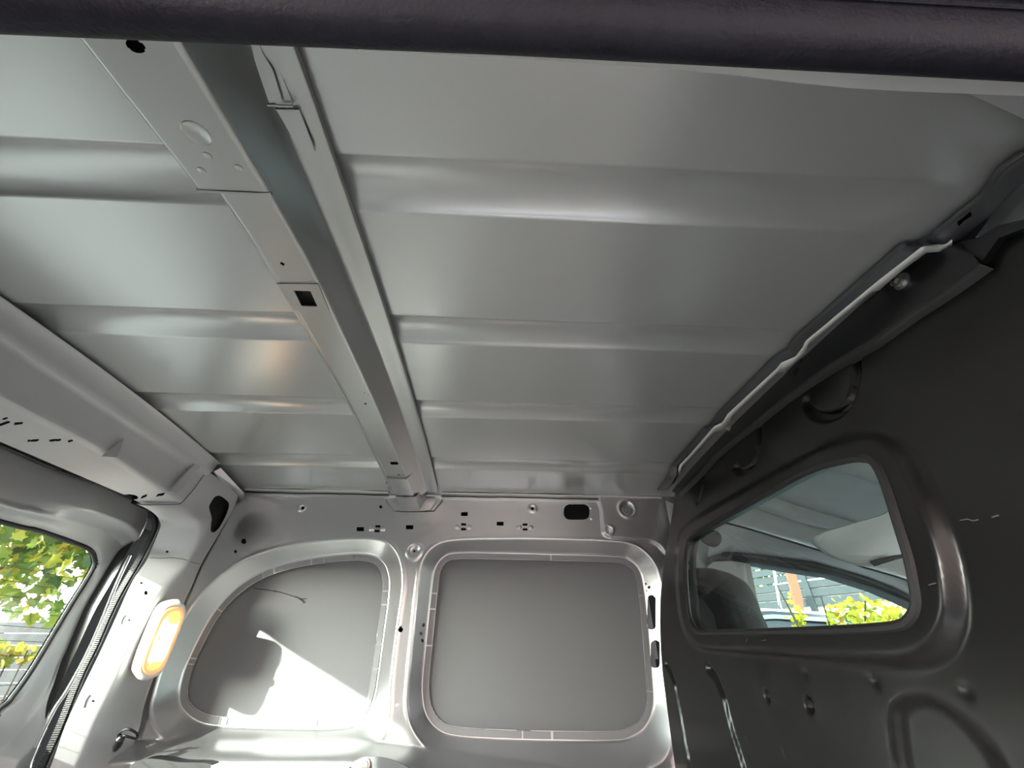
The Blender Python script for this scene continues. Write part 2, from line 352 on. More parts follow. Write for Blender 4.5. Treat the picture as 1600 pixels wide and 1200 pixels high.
# plug in the reinforcement
mb = MB(); mb.lathe(at(979.5, 797, y=1.683), (0, -1, 0), [(.020, -.006), (.020, 0), (.017, .003), (.008, .003), (.007, .0065), (.001, .007)], 20); mb.build('plug', M_tape, wall)

# bracket with a bolt standing on the ledge, and the black liner at the rear end
bp = [at(a, b, y=1.60) for a, b in spline([(528, 1206), (545, 1195), (560, 1186), (575, 1182), (600, 1184), (622, 1191), (640, 1200), (650, 1206)], 4, False)]
bp = bp + [bp[-1]-np.array((0, 0, .12)), bp[0]-np.array((0, 0, .12))]
br = empty('wheel_arch_bracket', bp[8]-np.array((0, 0, .1)), 'rounded grey steel bracket with a bolt below the sunlit patch', 'bracket')
V, Fq = prism(bp, (0, .006, 0)); obj('plate', V, Fq, M_skin, br, False)
mb = MB(); mb.lathe(at(570, 1195, y=1.60), (0, -1, 0), [(.016, 0), (.016, .004), (.011, .005), (.011, .012), (.004, .014)], 12); mb.build('bolt', M_zinc, br)
bp = [at(a, b, y=1.595) for a, b in spline([(196, 1215), (204, 1196), (225, 1186), (252, 1187), (280, 1191), (330, 1194), (330, 1215)], 4, False)]
ln = empty('wheel_arch_liner', bp[0], 'black moulded liner edge at the rear lower corner of the far wall', 'liner')
V, Fq = prism(bp, (0, .05, 0)); obj('liner_edge', V, Fq, M_rubber, ln, False)
bp = [at(a, b, y=1.59) for a, b in [(330, 1196), (545, 1199), (545, 1215), (330, 1215)]]
V, Fq = prism(bp, (0, .05, 0)); obj('ledge_strip', V, Fq, M_lip, wall, False)

# ================================================================== rear header, corner pillar
hdr = empty('trim_1', (XW, 1.0, .45), 'silver box header over the rear door, running from the roof edge to its jamb'); hdr['kind'] = 'structure'
def rowpx(px, **k): return [at(a, b, **k) for a, b in px]
ysec = np.linspace(.12, 1.455, 90)
def zR(y): return np.interp(y, [.1, .785, 1.067, 1.39, 1.46], [.43, .458, .463, .440, .432])
def zE(y): return np.interp(y, [.1, .885, 1.27, 1.46], [.395, .404, .410, .402])
def zB(y): return np.interp(y, [.1, .69, 1.06, 1.43, 1.5], [.545, .555, .553, .551, .548])
prof = []
for y in ysec:
    rz = float(roofz(y)); b, d, e = zB(y), zR(y), zE(y)
    p = [(-1.012, rz-.006), (-1.024, rz-.010), (-1.032, b+.014), (-1.039, b+.003), (-1.043, b-.004)]
    for t in np.linspace(.05, .93, 9): p.append((-1.043-.017*t-.004*math.sin(t*math.pi), b+(d-b)*t))
    p += [(-1.0615, d+.003), (-1.066, d-.001), (-1.072, d-.005)]
    for t in np.linspace(.04, 1, 26): p.append((-1.072-.050*t, (d-.005)+(e-d+.005)*t))
    prof.append([(x, y, z) for x, z in p])
P = np.array(prof)
H_HOLES = [rect(8, 654, 8, 3, 0, -1), rect(7, 661.5, 17, 3.6, -1, -3), rect(28.5, 661.7, 14, 4, 1, -.5), rect(52, 688.3, 19, 3.6, 0, -.5), rect(86, 687.8, 19, 3.8, 0, -.5), rect(110, 689, 8, 3.4, 0, -.8),
           circ(203.5, 776.6, 12.5, 4.2, rot=.08), rect(225, 775.6, 10, 4.6, 1, -2), rect(250.6, 773, 12, 4.4, 1.5, -1)]
# finer sampling along y for clean holes
P = np.array([resample(P[:, j], 560) for j in range(P.shape[1])]).transpose(1, 0, 2)
cx, cy = proj(P.reshape(-1, 3)); cx, cy = cx.reshape(P.shape[:2]), cy.reshape(P.shape[:2])
for (a, b, rx, ry) in ((88, 688, 34, 7.5), (240, 775.5, 13, 3)):
    pass
sheet('box_section', P, M_door, hdr, H_HOLES)
# cavity behind the holes and the shell above, both coloured black to stand in for shade
V, Fq = prism([(-1.16, -.02, .60), (-1.30, -.02, .40), (-1.30, -.02, .64)], (0, 1.9, 0)); obj('header_shell', V, Fq, M_blacks, hdr, False)
V, Fq = prism([(-1.10, .12, .595), (-1.105, .12, .47), (-1.13, .12, .43), (-1.16, .12, .60)], (0, 1.33, 0)); obj('header_inner', V, Fq, M_dark, hdr, False)
m = MB(); m.box((-1.225, 1.645, .535), (.19, .47, .21)); m.build('corner_light_block', M_blacks, hdr, False)  # unseen block added to stop sun leaking in at the roof corner
# little triangular gusset, the slotted rib and the raised pad
a, b, c, d = at(194.5, 684.5, x=-1.046), at(158, 713, x=-1.062), at(180, 716, x=-1.062), at(176, 702, x=-1.048)
g = MB(); tip = b*.5+c*.5 + np.array((.030, -.008, -.004)); g.add([a, b, c, tip], [(0, 1, 3), (0, 3, 2), (1, 2, 3), (0, 2, 1)]); g.build('gusset', M_wall, hdr, False)
q = [at(*p, x=-1.046) for p in ((300, 725), (310, 729), (272, 773), (262, 768))]
V, Fq = prism(q, (.010, -.002, 0)); obj('raised_rib', V, Fq, M_wall, hdr, False)
q = [at(*p, x=-1.09) for p in ((60, 683), (105, 684), (122, 691), (133, 697), (95, 697), (70, 693))]
m = MB(); V, Fq = prism(q, (.0025, 0, -.003)); 
# ---- corner pillar: inner face with the lamp, and the jamb with the seal
R_ = [(283, 785), (293, 793), (303, 801), (315, 815), (317, 829), (310, 850), (299, 871), (289, 889), (259, 920), (232, 965), (206, 1012), (187, 1057), (169, 1095), (150, 1134), (124, 1196), (92, 1265)]
W_ = [(322, 735), (345, 750), (361, 763), (371, 776), (367, 790), (352, 817), (337, 843), (315, 881), (300, 915), (283, 952), (262, 1005), (241, 1057), (226, 1100), (217, 1140), (198, 1188), (175, 1250)]
S_ = [(211, 787), (226, 793), (239, 801), (248, 811), (251, 822), (246, 836), (238, 855), (228, 877), (206, 910), (180, 967), (157, 1017), (137, 1058), (120, 1093), (101, 1136), (79, 1198), (48, 1265)]
r0 = at(*R_[0], x=-1.063); w0 = at(*W_[0], x=-1.043); s0 = at(*S_[0], x=-1.121)
n = len(R_); kk = np.arange(n)
Ry = np.interp(kk, [0, 6, n-1], [r0[1], 1.53, 1.53]); Wy = np.interp(kk, [0, 3, 4, n-1], [w0[1], 1.66, 1.692, 1.706]); Sy = np.interp(kk, [0, 4, 6, n-1], [s0[1], 1.45, 1.493, 1.497])
Rp = spline([at(*p, y=v) for p, v in zip(R_, Ry)], 10, False); Wp = spline([at(*p, y=v) for p, v in zip(W_, Wy)], 10, False); Sp = spline([at(*p, y=v) for p, v in zip(S_, Sy)], 10, False)
pil = empty('trim_2', Rp[-1], 'silver rear corner pillar carrying the lit lamp, with a sunlit jamb'); pil['kind'] = 'structure'
G = []
for t in np.linspace(0, 1, 26): G.append(Wp*(1-t) + Rp*t)          # face from the wall to the ridge
nrm = np.cross(np.gradient(Rp, axis=0), Wp-Rp); nrm /= np.linalg.norm(nrm, axis=1)[:, None]
nrm *= np.sign((nrm @ np.array((1., -.6, -.2))))[:, None]
G = np.array(G)
# soft roll over the ridge, then the jamb
J = np.array([Rp*(1-t) + Sp*t for t in np.linspace(0, 1, 26)[1:]])
full = np.concatenate([G, J])
for _ in range(10):                                               # round the ridge rows
    for r in range(22, 31): full[r] = .25*full[r-1] + .5*full[r] + .25*full[r+1]
fx, fy = proj(full.reshape(-1, 3)); fx, fy = fx.reshape(full.shape[:2]), fy.reshape(full.shape[:2])
full = np.array([resample(r, 420) for r in full])
TEAR = spline([(329, 786), (335.3, 776.7), (343.3, 774.7), (352.7, 780.7), (357.3, 786), (357.3, 792.7), (352.7, 806), (343.3, 823.3), (335.3, 831.3), (330, 830.7), (329.3, 826), (330.7, 810), (328, 799.3), (326.7, 792)], 3)
P_HOLES = [TEAR, circ(261, 862, 2.2), circ(221, 911, 2.6, 2), circ(228, 926.5, 2.6, 3.6), circ(202, 969, 1.8), circ(146, 1095.3, 2.4), circ(257, 795, 1.6, 1.0), rect(188, 1153, 8, 14, -2)]
sheet('pillar_skin', full, M_door, pil, P_HOLES)
back = np.array([np.array([Wp[i] + (-.02, .05, 0), Rp[i]+(-.06, .10, .02), Sp[i]+(-.02, .06, 0.01)]) for i in range(0, len(Wp), 5)])
sheet('pillar_back', back, M_dark, pil)
# seams across the pillar and along the header joint
def seam(px, dep, nm='panel_seam', r=.0011, par=None):
    mb = MB(); mb.tube([at(*p, **{k: v}) for p, (k, v) in zip(px, dep)], r, 5); return mb.build(nm, M_rubber, par)
# embossed arcs on the jamb
def near(px, py):                                                 # point of the pillar skin seen at a pixel
    X_, Y_ = proj(full.reshape(-1, 3)); i = np.argmin((X_-px)**2+(Y_-py)**2); return full.reshape(-1, 3)[i]
def along(px, nm, r, m, par, lift=.0008):
    Q = np.array([near(*p) for p in px]); Q = Q*(1-lift/np.linalg.norm(Q, axis=1))[:, None]
    mb = MB(); mb.tube(spline(Q, 4, False), r, 6); return mb.build(nm, m, par)
along([(196, 961), (191, 967), (189, 975)], 'emboss', .0013, M_wall, pil); along([(140, 1085), (133, 1094), (130, 1105)], 'emboss', .0013, M_wall, pil)
along([(231, 1073), (229, 1083), (224, 1093), (215, 1102)], 'emboss', .0015, M_wall, pil)
along([(234, 872), (250, 872.5), (270, 872), (287, 874), (300, 878), (313, 882)], 'panel_seam', .0009, M_rubber, pil)
along([(212, 789), (232, 789), (255, 789), (276, 788.5), (283, 786), (292, 777), (305, 761), (322, 737)], 'panel_seam', .0011, M_rubber, pil)
# folded end of the header on the wall seam
V, Fq = prism([at(345, 731, z=.575), at(382, 771, y=1.675), at(380, 781, y=1.675), at(368, 778, y=1.675), at(334, 737, z=.555)], (-.01, .01, .004)); obj('corner_flange', V, Fq, M_wall, pil, False)

# ================================================================== rear door with its window
door = empty('door_1', (-1.19, .93, -.45), 'silver rear door with a window looking on green leaves'); door['kind'] = 'structure'
XD, XG = -1.219, -1.290
def loop(px, x, yl):
    p = [at(a, b, x=x)[1:] for a, b in px]; zt, zb, ye = p[0][1], p[-1][1]-.05, p[-1][0]
    e = [(ye-.10, zb), (yl+.10, zb-.01), (yl+.02, zb+.02), (yl, zb+.12), (yl, zt-.10), (yl+.04, zt-.02), (yl+.12, zt)]
    return spline(np.array(list(p)+e), 5)
O1 = loop([(0, 787), (51, 800), (112, 814), (163, 830), (184, 841), (194, 854), (195, 873), (187, 894), (158, 940), (118, 1005), (88, 1065), (66, 1105), (30, 1150), (0, 1176)], XD-.030, .42)
O2 = loop([(0, 801), (56, 814), (112, 831), (148, 845), (160, 860), (159, 882), (150, 905), (131, 935), (95, 995), (71, 1046), (38, 1092), (0, 1119)], XD-.050, .46)
GL = loop([(0, 815), (56, 828), (112, 847), (138, 858), (147, 872), (144, 890), (112, 942), (89, 980), (68, 1015), (47, 1049), (22, 1084), (0, 1106)], XG, .50)
ED = [at(a, b, x=XD)[1:] for a, b in [(0, 705), (100, 748), (190, 787), (222, 799), (232, 808), (231, 818), (223, 835), (207, 864), (195, 888), (180, 915), (160, 950), (141, 990), (120, 1036), (105, 1072), (79, 1130), (54, 1190), (30, 1250)]]
ED[:4] = [np.array((p[0]*1.0, p[1]+.030)) for p in ED[:4]]
ED = np.array(list(ED) + [(1.40, -.54), (.36, -.54), (.36, ED[0][1])])
ED = spline(ED, 3)
A, B = np.meshgrid(np.arange(.30, 1.68, .0040), np.arange(-.56, .46, .0040), indexing='ij')
g1, g2, g3, gd = sdf(A, B, O1), sdf(A, B, O2), sdf(A, B, GL), sdf(A, B, ED)
wr = sstep((A-1.16)/.14); XX = XD - .043 + .043*wr*np.clip((g1-.002)/.032, 0, 1) - .014*stamp(g2, g1) - .012*stamp(g3, g2) + .004*np.exp(-((g1-.004)/.007)**2)*(1-.6*wr)
XX = XX - .006*sstep((gd+.012)/.012)**2
kd = (gd[:-1, :-1] < .006) & (gd[1:, 1:] < .006)
sheet('door_panel', np.stack([XX, A, B], -1), M_door, door, s=[g3-.002], keep=kd)
gk = MB(); gk.tube(np.c_[np.full(len(GL), XG+.002), GL], .0065, 8, closed=True); gk.build('window_gasket', M_rubber, door)
win = empty('window_1', (XG-.004, .93, 0), 'clear rear door window with fine heating wires'); win['kind'] = 'structure'
k = sdf(A, B, GL); kk2 = (k[:-1, :-1] < .004)
V = np.c_[np.full(len(GL), XG-.003), GL]; V2 = V - (.004, 0, 0); nG = len(V)
obj('window_pane', np.r_[V, V2], [tuple(range(nG)), tuple(range(2*nG-1, nG-1, -1))] + [(i, (i+1) % nG, (i+1) % nG+nG, i+nG) for i in range(nG)], M_gl, win, False)
for zz in np.arange(-.16, .23, .033):                             # heating wires
    ins = [yv for yv in np.arange(.4, 1.5, .004) if sdf(np.array([yv]), np.array([zz]), GL)[0] < -.006]
    if len(ins) > 4: m = MB(); m.tube([(XG-.002, ins[0], zz), (XG-.002, ins[-1], zz)], .0006, 4); m.build('heating_wire', M_rubber, win)
# door edge return, coloured black to put shade into the gap beside it
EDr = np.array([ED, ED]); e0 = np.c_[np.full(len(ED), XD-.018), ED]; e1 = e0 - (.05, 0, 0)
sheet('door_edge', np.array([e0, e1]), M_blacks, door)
m = MB(); m.tube(spline([at(*p, x=XD+.006) for p in ((203, 868), (189, 897), (176, 927), (159, 969), (135, 1023), (105, 1078), (84, 1110), (55, 1168))], 6, False), .0045, 8); m.build('edge_bead', M_wall, door)
# outer skin of the door round the window
A2, B2 = np.meshgrid(np.arange(.02, 1.80, .012), np.arange(-.60, .56, .012), indexing='ij'); g = sdf(A2, B2, GL)
sheet('outer_skin', np.stack([np.full(A2.shape, XG-.012), A2, B2], -1), M_dark, door, s=[g])  # coloured near-black for the shade seen in the door gap

# ribbed seal on the jamb flange
sealp = [(238, 800), (247, 811), (247, 822), (240, 838), (231, 856), (216, 884), (201, 908), (188, 931), (170, 968), (149, 1019), (136, 1040), (113, 1097), (98, 1137), (78, 1180), (50, 1245)]
Qs = resample(spline([at(*p, y=v) for p, v in zip(sealp, np.interp(np.arange(15), [0, 5, 14], [1.45, 1.503, 1.508]))], 8, False), 150)
Q = Qs.copy()
for _ in range(60): Q[1:-1] = .25*Q[:-2]+.5*Q[1:-1]+.25*Q[2:]
seal = empty('door_seal', Q[-1], 'black ribbed rubber seal between rear door and corner pillar jamb', 'seal')
m = MB(); m.tube(Q + (-.004, 0, 0), .0085, 8); m.build('seal_bulb', M_rubber, seal)
i = 0
for a in np.arange(22, 149, 1.0):                                 # ribs, one by one
    j = int(a); c = Q[j]; t = Q[min(j+1, 149)]-Q[j-1]; t /= np.linalg.norm(t); u = np.cross(t, (0, -1, 0)); u /= np.linalg.norm(u); v = np.cross(t, u)
    m = MB(); m.box(c + np.array((-.002, -.0082, 0)), (.0032, .017, .006), (t, u, v)); m.build('seal_rib', M_seal, seal, False)

# interior lamp on the pillar
nl = np.array((.76, -.64, -.10)); nl /= np.linalg.norm(nl); c0 = at(253, 1001, y=1.515)
def onpl(px, py, off=0.): d = ray(px, py); return d*((c0 + nl*off) @ nl/(d @ nl))
LENS = [(279, 945), (287, 950), (289, 960), (285, 975), (275, 1000), (266, 1022), (257, 1043), (247, 1053), (235, 1057), (225, 1055), (220, 1047), (223, 1034), (230, 1014), (241, 986), (252, 961), (263, 948)]
Lp = np.array([onpl(*p) for p in spline(LENS, 4)]); Lc = Lp.mean(0)
lamp = empty('interior_lamp', Lc - nl*.04, 'oval interior lamp glowing orange and white on the rear corner pillar', 'lamp')
def sc(k, off): return Lc + (Lp-Lc)*k + nl*off
def rings(rs, cap=True):
    n = len(rs[0]); V = np.concatenate(rs); Fq = [(r*n+i, r*n+(i+1) % n, (r+1)*n+(i+1) % n, (r+1)*n+i) for r in range(len(rs)-1) for i in range(n)]
    if cap: Fq.append(tuple((len(rs)-1)*n+i for i in range(n)))
    return V, Fq
V, Fq = rings([sc(1.06, -.105), sc(1.13, -.050), sc(1.15, -.030), sc(1.08, -.008), sc(1.02, -.001), sc(.97, 0), sc(.95, -.003)], False); obj('housing', V, Fq, M_white, lamp)
def emis(nm, col, st):
    m = bpy.data.materials.new(nm); m.use_nodes = True; b = m.node_tree.nodes['Principled BSDF']; b.inputs['Base Color'].default_value = (*col, 1)
    b.inputs['Emission Color'].default_value = (*col, 1); b.inputs['Emission Strength'].default_value = st; b.inputs['Roughness'].default_value = .25; return m
M_ring = emis('lamp_orange_rim', (.85, .36, .17), .30); M_led = emis('lamp_glow', (1., .68, .36), 2.0); M_led2 = emis('lamp_glow_end', (1., .46, .10), .9)
V, Fq = rings([sc(.95, -.003), sc(.93, .002), sc(.82, .003), sc(.80, .0005), sc(.70, .001)], False); obj('orange_rim', V, Fq, M_ring, lamp)
V, Fq = rings([sc(.70, .001), sc(.64, .004), sc(.3, .0055)]); o = obj('light_panel', V, Fq, M_led, lamp)
def lens_pt(px, py, off=.006): return onpl(px, py, off)
q = [lens_pt(*p) for p in ((268, 956), (279, 955), (281, 964), (277, 975), (264, 974), (262, 966))]; V, Fq = prism(q, nl*.0012); obj('light_end', V, Fq, M_led2, lamp, False)
q = [lens_pt(*p) for p in ((238, 1034), (253, 1034), (249, 1042), (238, 1047), (231, 1044))]; V, Fq = prism(q, nl*.0012); obj('light_end', V, Fq, M_led2, lamp, False)
m = MB(); m.tube([lens_pt(248, 993, .007), lens_pt(247, 999, .010), lens_pt(243, 1004, .007)], [.003, .0045, .003], 8); m.build('switch', emis('lamp_switch', (.7, .45, .28), .25), lamp)

# loop of cable poking out of the pillar
cb = empty('cable_clip', at(190, 1160, y=1.56), 'black cable loop with a plug hanging from a hole low on the pillar', 'cable')
m = MB(); m.tube(spline([at(*p, y=v) for p, v in (((184, 1158), 1.58), ((186, 1146), 1.55), ((198, 1139), 1.54), ((208, 1142), 1.55), ((214, 1147), 1.58), ((213, 1154), 1.58), ((203, 1152), 1.55), ((193, 1150), 1.54), ((187, 1155), 1.55))], 5, False), .0030, 7); m.build('cable', M_rubber, cb)
m = MB(); m.lathe(at(190, 1151, y=1.535), at(183, 1165, y=1.55)-at(190, 1151, y=1.535), [(.004, 0), (.010, .006), (.011, .028), (.006, .042), (.001, .044)], 12); m.build('plug', M_blacks, cb)

# ================================================================== near side: floor, quarter panel, door header with its seal
V, Fq = prism([(-1.25, -.02, -.62), (.60, -.02, -.62), (.60, 1.80, -.62), (-1.25, 1.80, -.62)], (0, 0, -.03)); fl = obj('floor', V, Fq, M_floor, None, False, 'structure'); tag(fl, 'grey cargo floor of the van')
near_w = empty('wall_front', (-.7, .03, -.6), 'inner quarter panel beside the side door opening'); near_w['kind'] = 'structure'
A2, B2 = np.meshgrid(np.arange(-1.24, -.36, .02), np.arange(-.60, .60, .02), indexing='ij')
sheet('quarter_panel', np.stack([A2, .07+.02*np.sin(A2*5)*np.sin(B2*6), B2], -1), M_wall, near_w)
V, Fq = prism([(-1.3, -.03, -.75), (-.40, -.03, -.75), (-.40, -.03, .62), (-1.3, -.03, .62)], (0, .005, 0)); obj('outer_skin', V, Fq, M_skin, near_w, False)
V, Fq = prism([(-1.27, -.03, -.62), (-1.27, 1.82, -.62), (-1.27, 1.82, -.58), (-1.27, -.03, -.58)], (.05, 0, 0)); obj('sill', V, Fq, M_wall, near_w, False)

band = empty('trim_3', (0, .10, .38), 'black rubber covered header above the side door opening, nearest the lens'); band['kind'] = 'structure'
xx = np.linspace(-1.2, 1.0, 180)
def zlow(x): return np.interp(x, [-1.2, -.37, 0, .42, 1.0], [.362, .374, .3865, .389, .386])
sec = [(.135, .06), (.128, .028), (.1205, .006), (.112, -.002), (.100, -.001), (.091, .008), (.086, .018), (.0835, .0245), (.0815, .0235), (.0795, .0270), (.072, .0262), (.060, .0275), (.045, .030), (.030, .036)]
ss = spline(sec, 3, False); P = np.array([[(x, y, zlow(x)+z + .0006*math.sin(x*23)*(z < .01)) for y, z in ss] for x in xx])
sheet('rubber_band', P, M_band, band)
P = np.array([[(x, y, z) for y, z in ((.135, .44), (.10, .52), (.06, .57), (-.02, .60), (-.05, .50), (-.02, .42), (.03, zlow(x)+.036))] for x in xx]); sheet('header_panel', P, M_wall, band)
lo = [(560, 78), (760, 89), (860, 95), (1000, 105.5), (1070, 110.5), (1130, 115.5), (1240, 129), (1330, 138), (1420, 143), (1600, 150), (1760, 158)]
lo3 = resample(np.array([at(*p, y=.150) for p in lo]), 60); m = MB()
V = np.concatenate([[p, p+(0, -.030, .016), p+(0, -.030, .024), p+(0, .002, .008)] for p in lo3])
m.add(V, [(4*i+k, 4*i+(k+1) % 4, 4*i+4+(k+1) % 4, 4*i+4+k) for i in range(59) for k in range(4)]); m.build('header_flange', M_lip, band)
q = [at(*p, z=.535) for p in ((1515, 147), (1570, 172), (1602, 187), (1680, 225), (1680, 130), (1560, 128))]; V, Fq = prism(q, (0, 0, .004)); obj('corner_plate', V, Fq, M_door, band, False)

# ================================================================== roof beam (hat section)
bow = empty('roof_beam', (-.35, .95, .55), 'silver hat-section beam crossing under the van roof from front to back', 'roof beam')
yb = np.arange(.10, 1.645, .0035)
def bz(y): return np.interp(y, [.10, .16, .33, .42, .5, .7, .95, 1.2, 1.4, 1.55, 1.65], [.490, .500, .532, .545, .5545, .559, .562, .5575, .551, .5435, .537])
bzs = np.convolve(np.pad(bz(yb), 20, 'edge'), np.ones(41)/41, 'valid')
rz = roofz(yb) - .011
def hat(xl, xr, fl, fr, wob=0):
    pts = [('L', fl, 0), ('L', xl-.022, 0)]
    return pts
rows = []; isb = []
prof_top = [(-.445, 0.), (-.424, 0.), (-.418, .05)]
for j, (y, zb, zt) in enumerate(zip(yb, bzs, rz)):
    zt = zt - .004
    if y < .2: zt -= .006*(.2-y)/.1
    L = [(-.4285, zt), (-.425, zt), (-.4195, zt), (-.4165, zt-.002), (-.4145, zt-.006)]
    for t in np.linspace(.1, .9, 6): L.append((-.4145+.0185*t, zt-.006+(zb+.004-zt+.006)*t))
    L += [(-.3955, zb+.003), (-.3935, zb+.0008)]
    for t in np.linspace(.03, .97, 20): L.append((-.3930+.068*t, zb))
    L += [(-.3240, zb+.0008), (-.3215, zb+.003)]
    for t in np.linspace(.1, .9, 6): L.append((-.3210+.0335*t, zb+.004+(zt-.005-zb-.004)*t))
    L += [(-.2865, zt-.003), (-.2835, zt-.0008), (-.2800, zt), (-.2600, zt), (-.2400, zt), (-.2370, zt+.001), (-.2362, zt+.005)]
    rows.append([(x, y, z) for x, z in L])
P = np.array(rows); nb = P.shape[1]; c0i, c1i = 13, 33
# side bulge and flange joggle
def masked(polys):
    px, py = proj(P.reshape(-1, 3)); px, py = px.reshape(P.shape[:2]), py.reshape(P.shape[:2]); fs = []
    for h in polys:
        h = np.asarray(h); f = np.full(P.shape[:2], 1e3); k = (px > h[:, 0].min()-10) & (px < h[:, 0].max()+10) & (py > h[:, 1].min()-10) & (py < h[:, 1].max()+10); k[:, :c0i] = False; k[:, c1i:] = False
        f[k] = sdf(px[k], py[k], h); fs.append(f)
    return fs
B_HOLES = [circ(441.5, 412.5, 4.0, 2.6, rot=.5), np.array([(459, 454), (485, 455), (496, 479), (471, 478)]), circ(571, 631, 2.6, 1.4), circ(569.5, 614, 1.6, .9), circ(575, 617, 1.4, .8), rect(616, 723.8, 12, 4.2, -1), rect(623, 741.8, 3.4, 1.4)]
sheet('hat_beam', P, M_bow, bow, s=masked(B_HOLES+[rect(206, 72, 80, 70)]))
sheet('inner_face', P[::8, 6:38:2] + (0, 0, .012), M_dark, bow)
V, Fq = prism([(-.415, .10, .585), (-.285, .10, .585), (-.30, .10, .560), (-.40, .10, .560)], (0, 1.5, .012))
# near end: lapping end plate, its holes and tack welds
yp = np.arange(.10, .3315, .0018); rows = []
for y in yp:
    zb = np.interp(y, yb, bzs) - .0028; L = [(-.418, zb+.006), (-.4165, zb+.002), (-.4145, zb)]
    for t in np.linspace(.03, .97, 50): L.append((-.414+.090*t, zb))
    L += [(-.3225, zb+.001), (-.3195, zb+.003), (-.3170, zb+.007)]
    rows.append([(x, y, z) for x, z in L])
PP = np.array(rows)
sheet('end_plate', PP, M_bow, bow, [circ(212, 72, 17, 9.5, rot=.45)])
def onbow(px, py, off=0.):
    z = .53
    for _ in range(20): p = at(px, py, z=z); z = float(np.interp(p[1], yb, bzs)) - off
    return at(px, py, z=z)
c = onbow(307, 208.5, .003); m = MB(); m.lathe(c, (0, .19, -1), [(.0155, -.001), (.0155, .0005), (.0145, .0009), (.0135, .0004), (.001, .0003)], 26); m.build('embossed_disc', M_bow, bow)
for q in ((324, 243), (315, 266), (373, 262)):
    m = MB(); m.lathe(onbow(*q, .003), (0, .19, -1), [(.005, -.0005), (.0045, .0006), (.002, .0012), (.0005, .0013)], 10); m.build('tack_weld', M_bow, bow)
m = MB(); m.box((-.369, .3325, float(np.interp(.3325, yb, bzs))-.0022), (.100, .0030, .0045)); m.build('plate_edge', M_bow, bow, False)
# pad with the square hole
q = [onbow(*p, .0022) for p in ((432, 443.5), (497, 444.5), (514, 485.5), (459, 485.5))]
h = [onbow(*p, .0022) for p in ((459, 454), (485, 455), (496, 479), (471, 478))]
V = np.array(q + h + [p + (0, 0, .003) for p in q] + [p + (0, 0, .003) for p in h]); Fq = []
for i in range(4): j = (i+1) % 4; Fq += [(i, j, 4+j, 4+i), (i, 8+i, 8+j, j), (4+i, 4+j, 12+j, 12+i)]
obj('square_hole_pad', V, Fq, M_bow, bow, False)
# far end: stepped bracket and the foot welded to the side wall
q = lambda *ps, o=.0: [onbow(*p, o) for p in ps]
yk = np.linspace(1.435, 1.612, 12); rows = []
for y in yk:
    zb = np.interp(y, yb, bzs) - .004; zt = float(roofz(y)) - .014
    rows.append([(-.400, y, zt-.004), (-.3965, y, zb+.004), (-.3935, y, zb), (-.36, y, zb), (-.3245, y, zb), (-.3210, y, zb+.003), (-.297, y, zt-.012)])
sheet('end_bracket', np.array(rows), M_bow, bow, angle=None)
m = MB(); m.box((-.359, 1.436, float(np.interp(1.436, yb, bzs))-.0035), (.070, .006, .006)); m.build('bracket_step', M_bow, bow, False)
rows = []
for y, zb, xl, xr, sp in ((1.600, .533, -.392, -.318, .040), (1.625, .529, -.392, -.318, .040), (1.655, .522, -.389, -.316, .042), (1.680, .516, -.386, -.312, .044), (1.690, .5125, -.384, -.311, .046)):
    rows.append([(xl-.020, y, zb+.050), (xl-.004, y, zb+.006), (xl, y, zb+.001), ((xl+xr)/2, y, zb), (xr, y, zb+.001), (xr+.005, y, zb+.006), (xr+.024, y, zb+.050)])
foot = sheet('foot', np.array(rows), M_bow, bow)
V, Fq = prism([at(*p, y=1.690) for p in ((611, 783), (621, 797), (628, 799), (660, 798.5), (672, 797), (682, 782), (676, 777), (664, 777), (657, 794), (634, 794), (622, 776))], (0, .004, 0)); obj('foot_flange', V, Fq, M_wall, bow, False)
for q in (at(671, 786, y=1.689), at(637, 778.5, y=1.66)):
    m = MB(); m.lathe(q, (0, -1, -.4), [(.005, -.001), (.004, .001), (.001, .0018)], 10); m.build('tack_weld', M_bow, bow)
m = MB(); m.box(at(643, 791.8, y=1.684), (.013, .002, .003)); m.build('drain_slot', M_dark, bow, False)
for px, py, wd in ((609, 757, .020), (671, 756, .024)):
    c = at(px, py, y=1.60); m = MB(); m.box(c, (wd, .05, .010)); m.box(c + (0, .05, -.006), (wd*.9, .06, .008)); m.build('flange_tab', M_bow, bow, False)
# flange bracket at the near right
def flat(px, z0, nm, th=.0022):
    V, Fq = prism([at(*p, z=z0) for p in px], (0, 0, th)); return obj(nm, V, Fq, M_bow, bow, False)
flat([(371, 66), (404, 66), (411, 84), (426, 110), (441, 158), (416, 162)], .5615, 'flange_plate'); flat([(418, 100), (428, 100), (436, 108), (458, 163), (440, 161)], .566, 'flange_tab')
flat([(430, 168), (467, 170), (492, 236), (470, 237)], .5675, 'flange_plate')
m = MB(); a, b = at(416, 164, z=.560), at(458, 166, z=.560); m.tube([a, b], .0016, 6); m.build('folded_edge', M_bow, bow)
m = MB(); a, b = at(431, 171, z=.566), at(468, 172, z=.566); m.tube([a, b], .0016, 6); m.build('folded_edge', M_bow, bow)

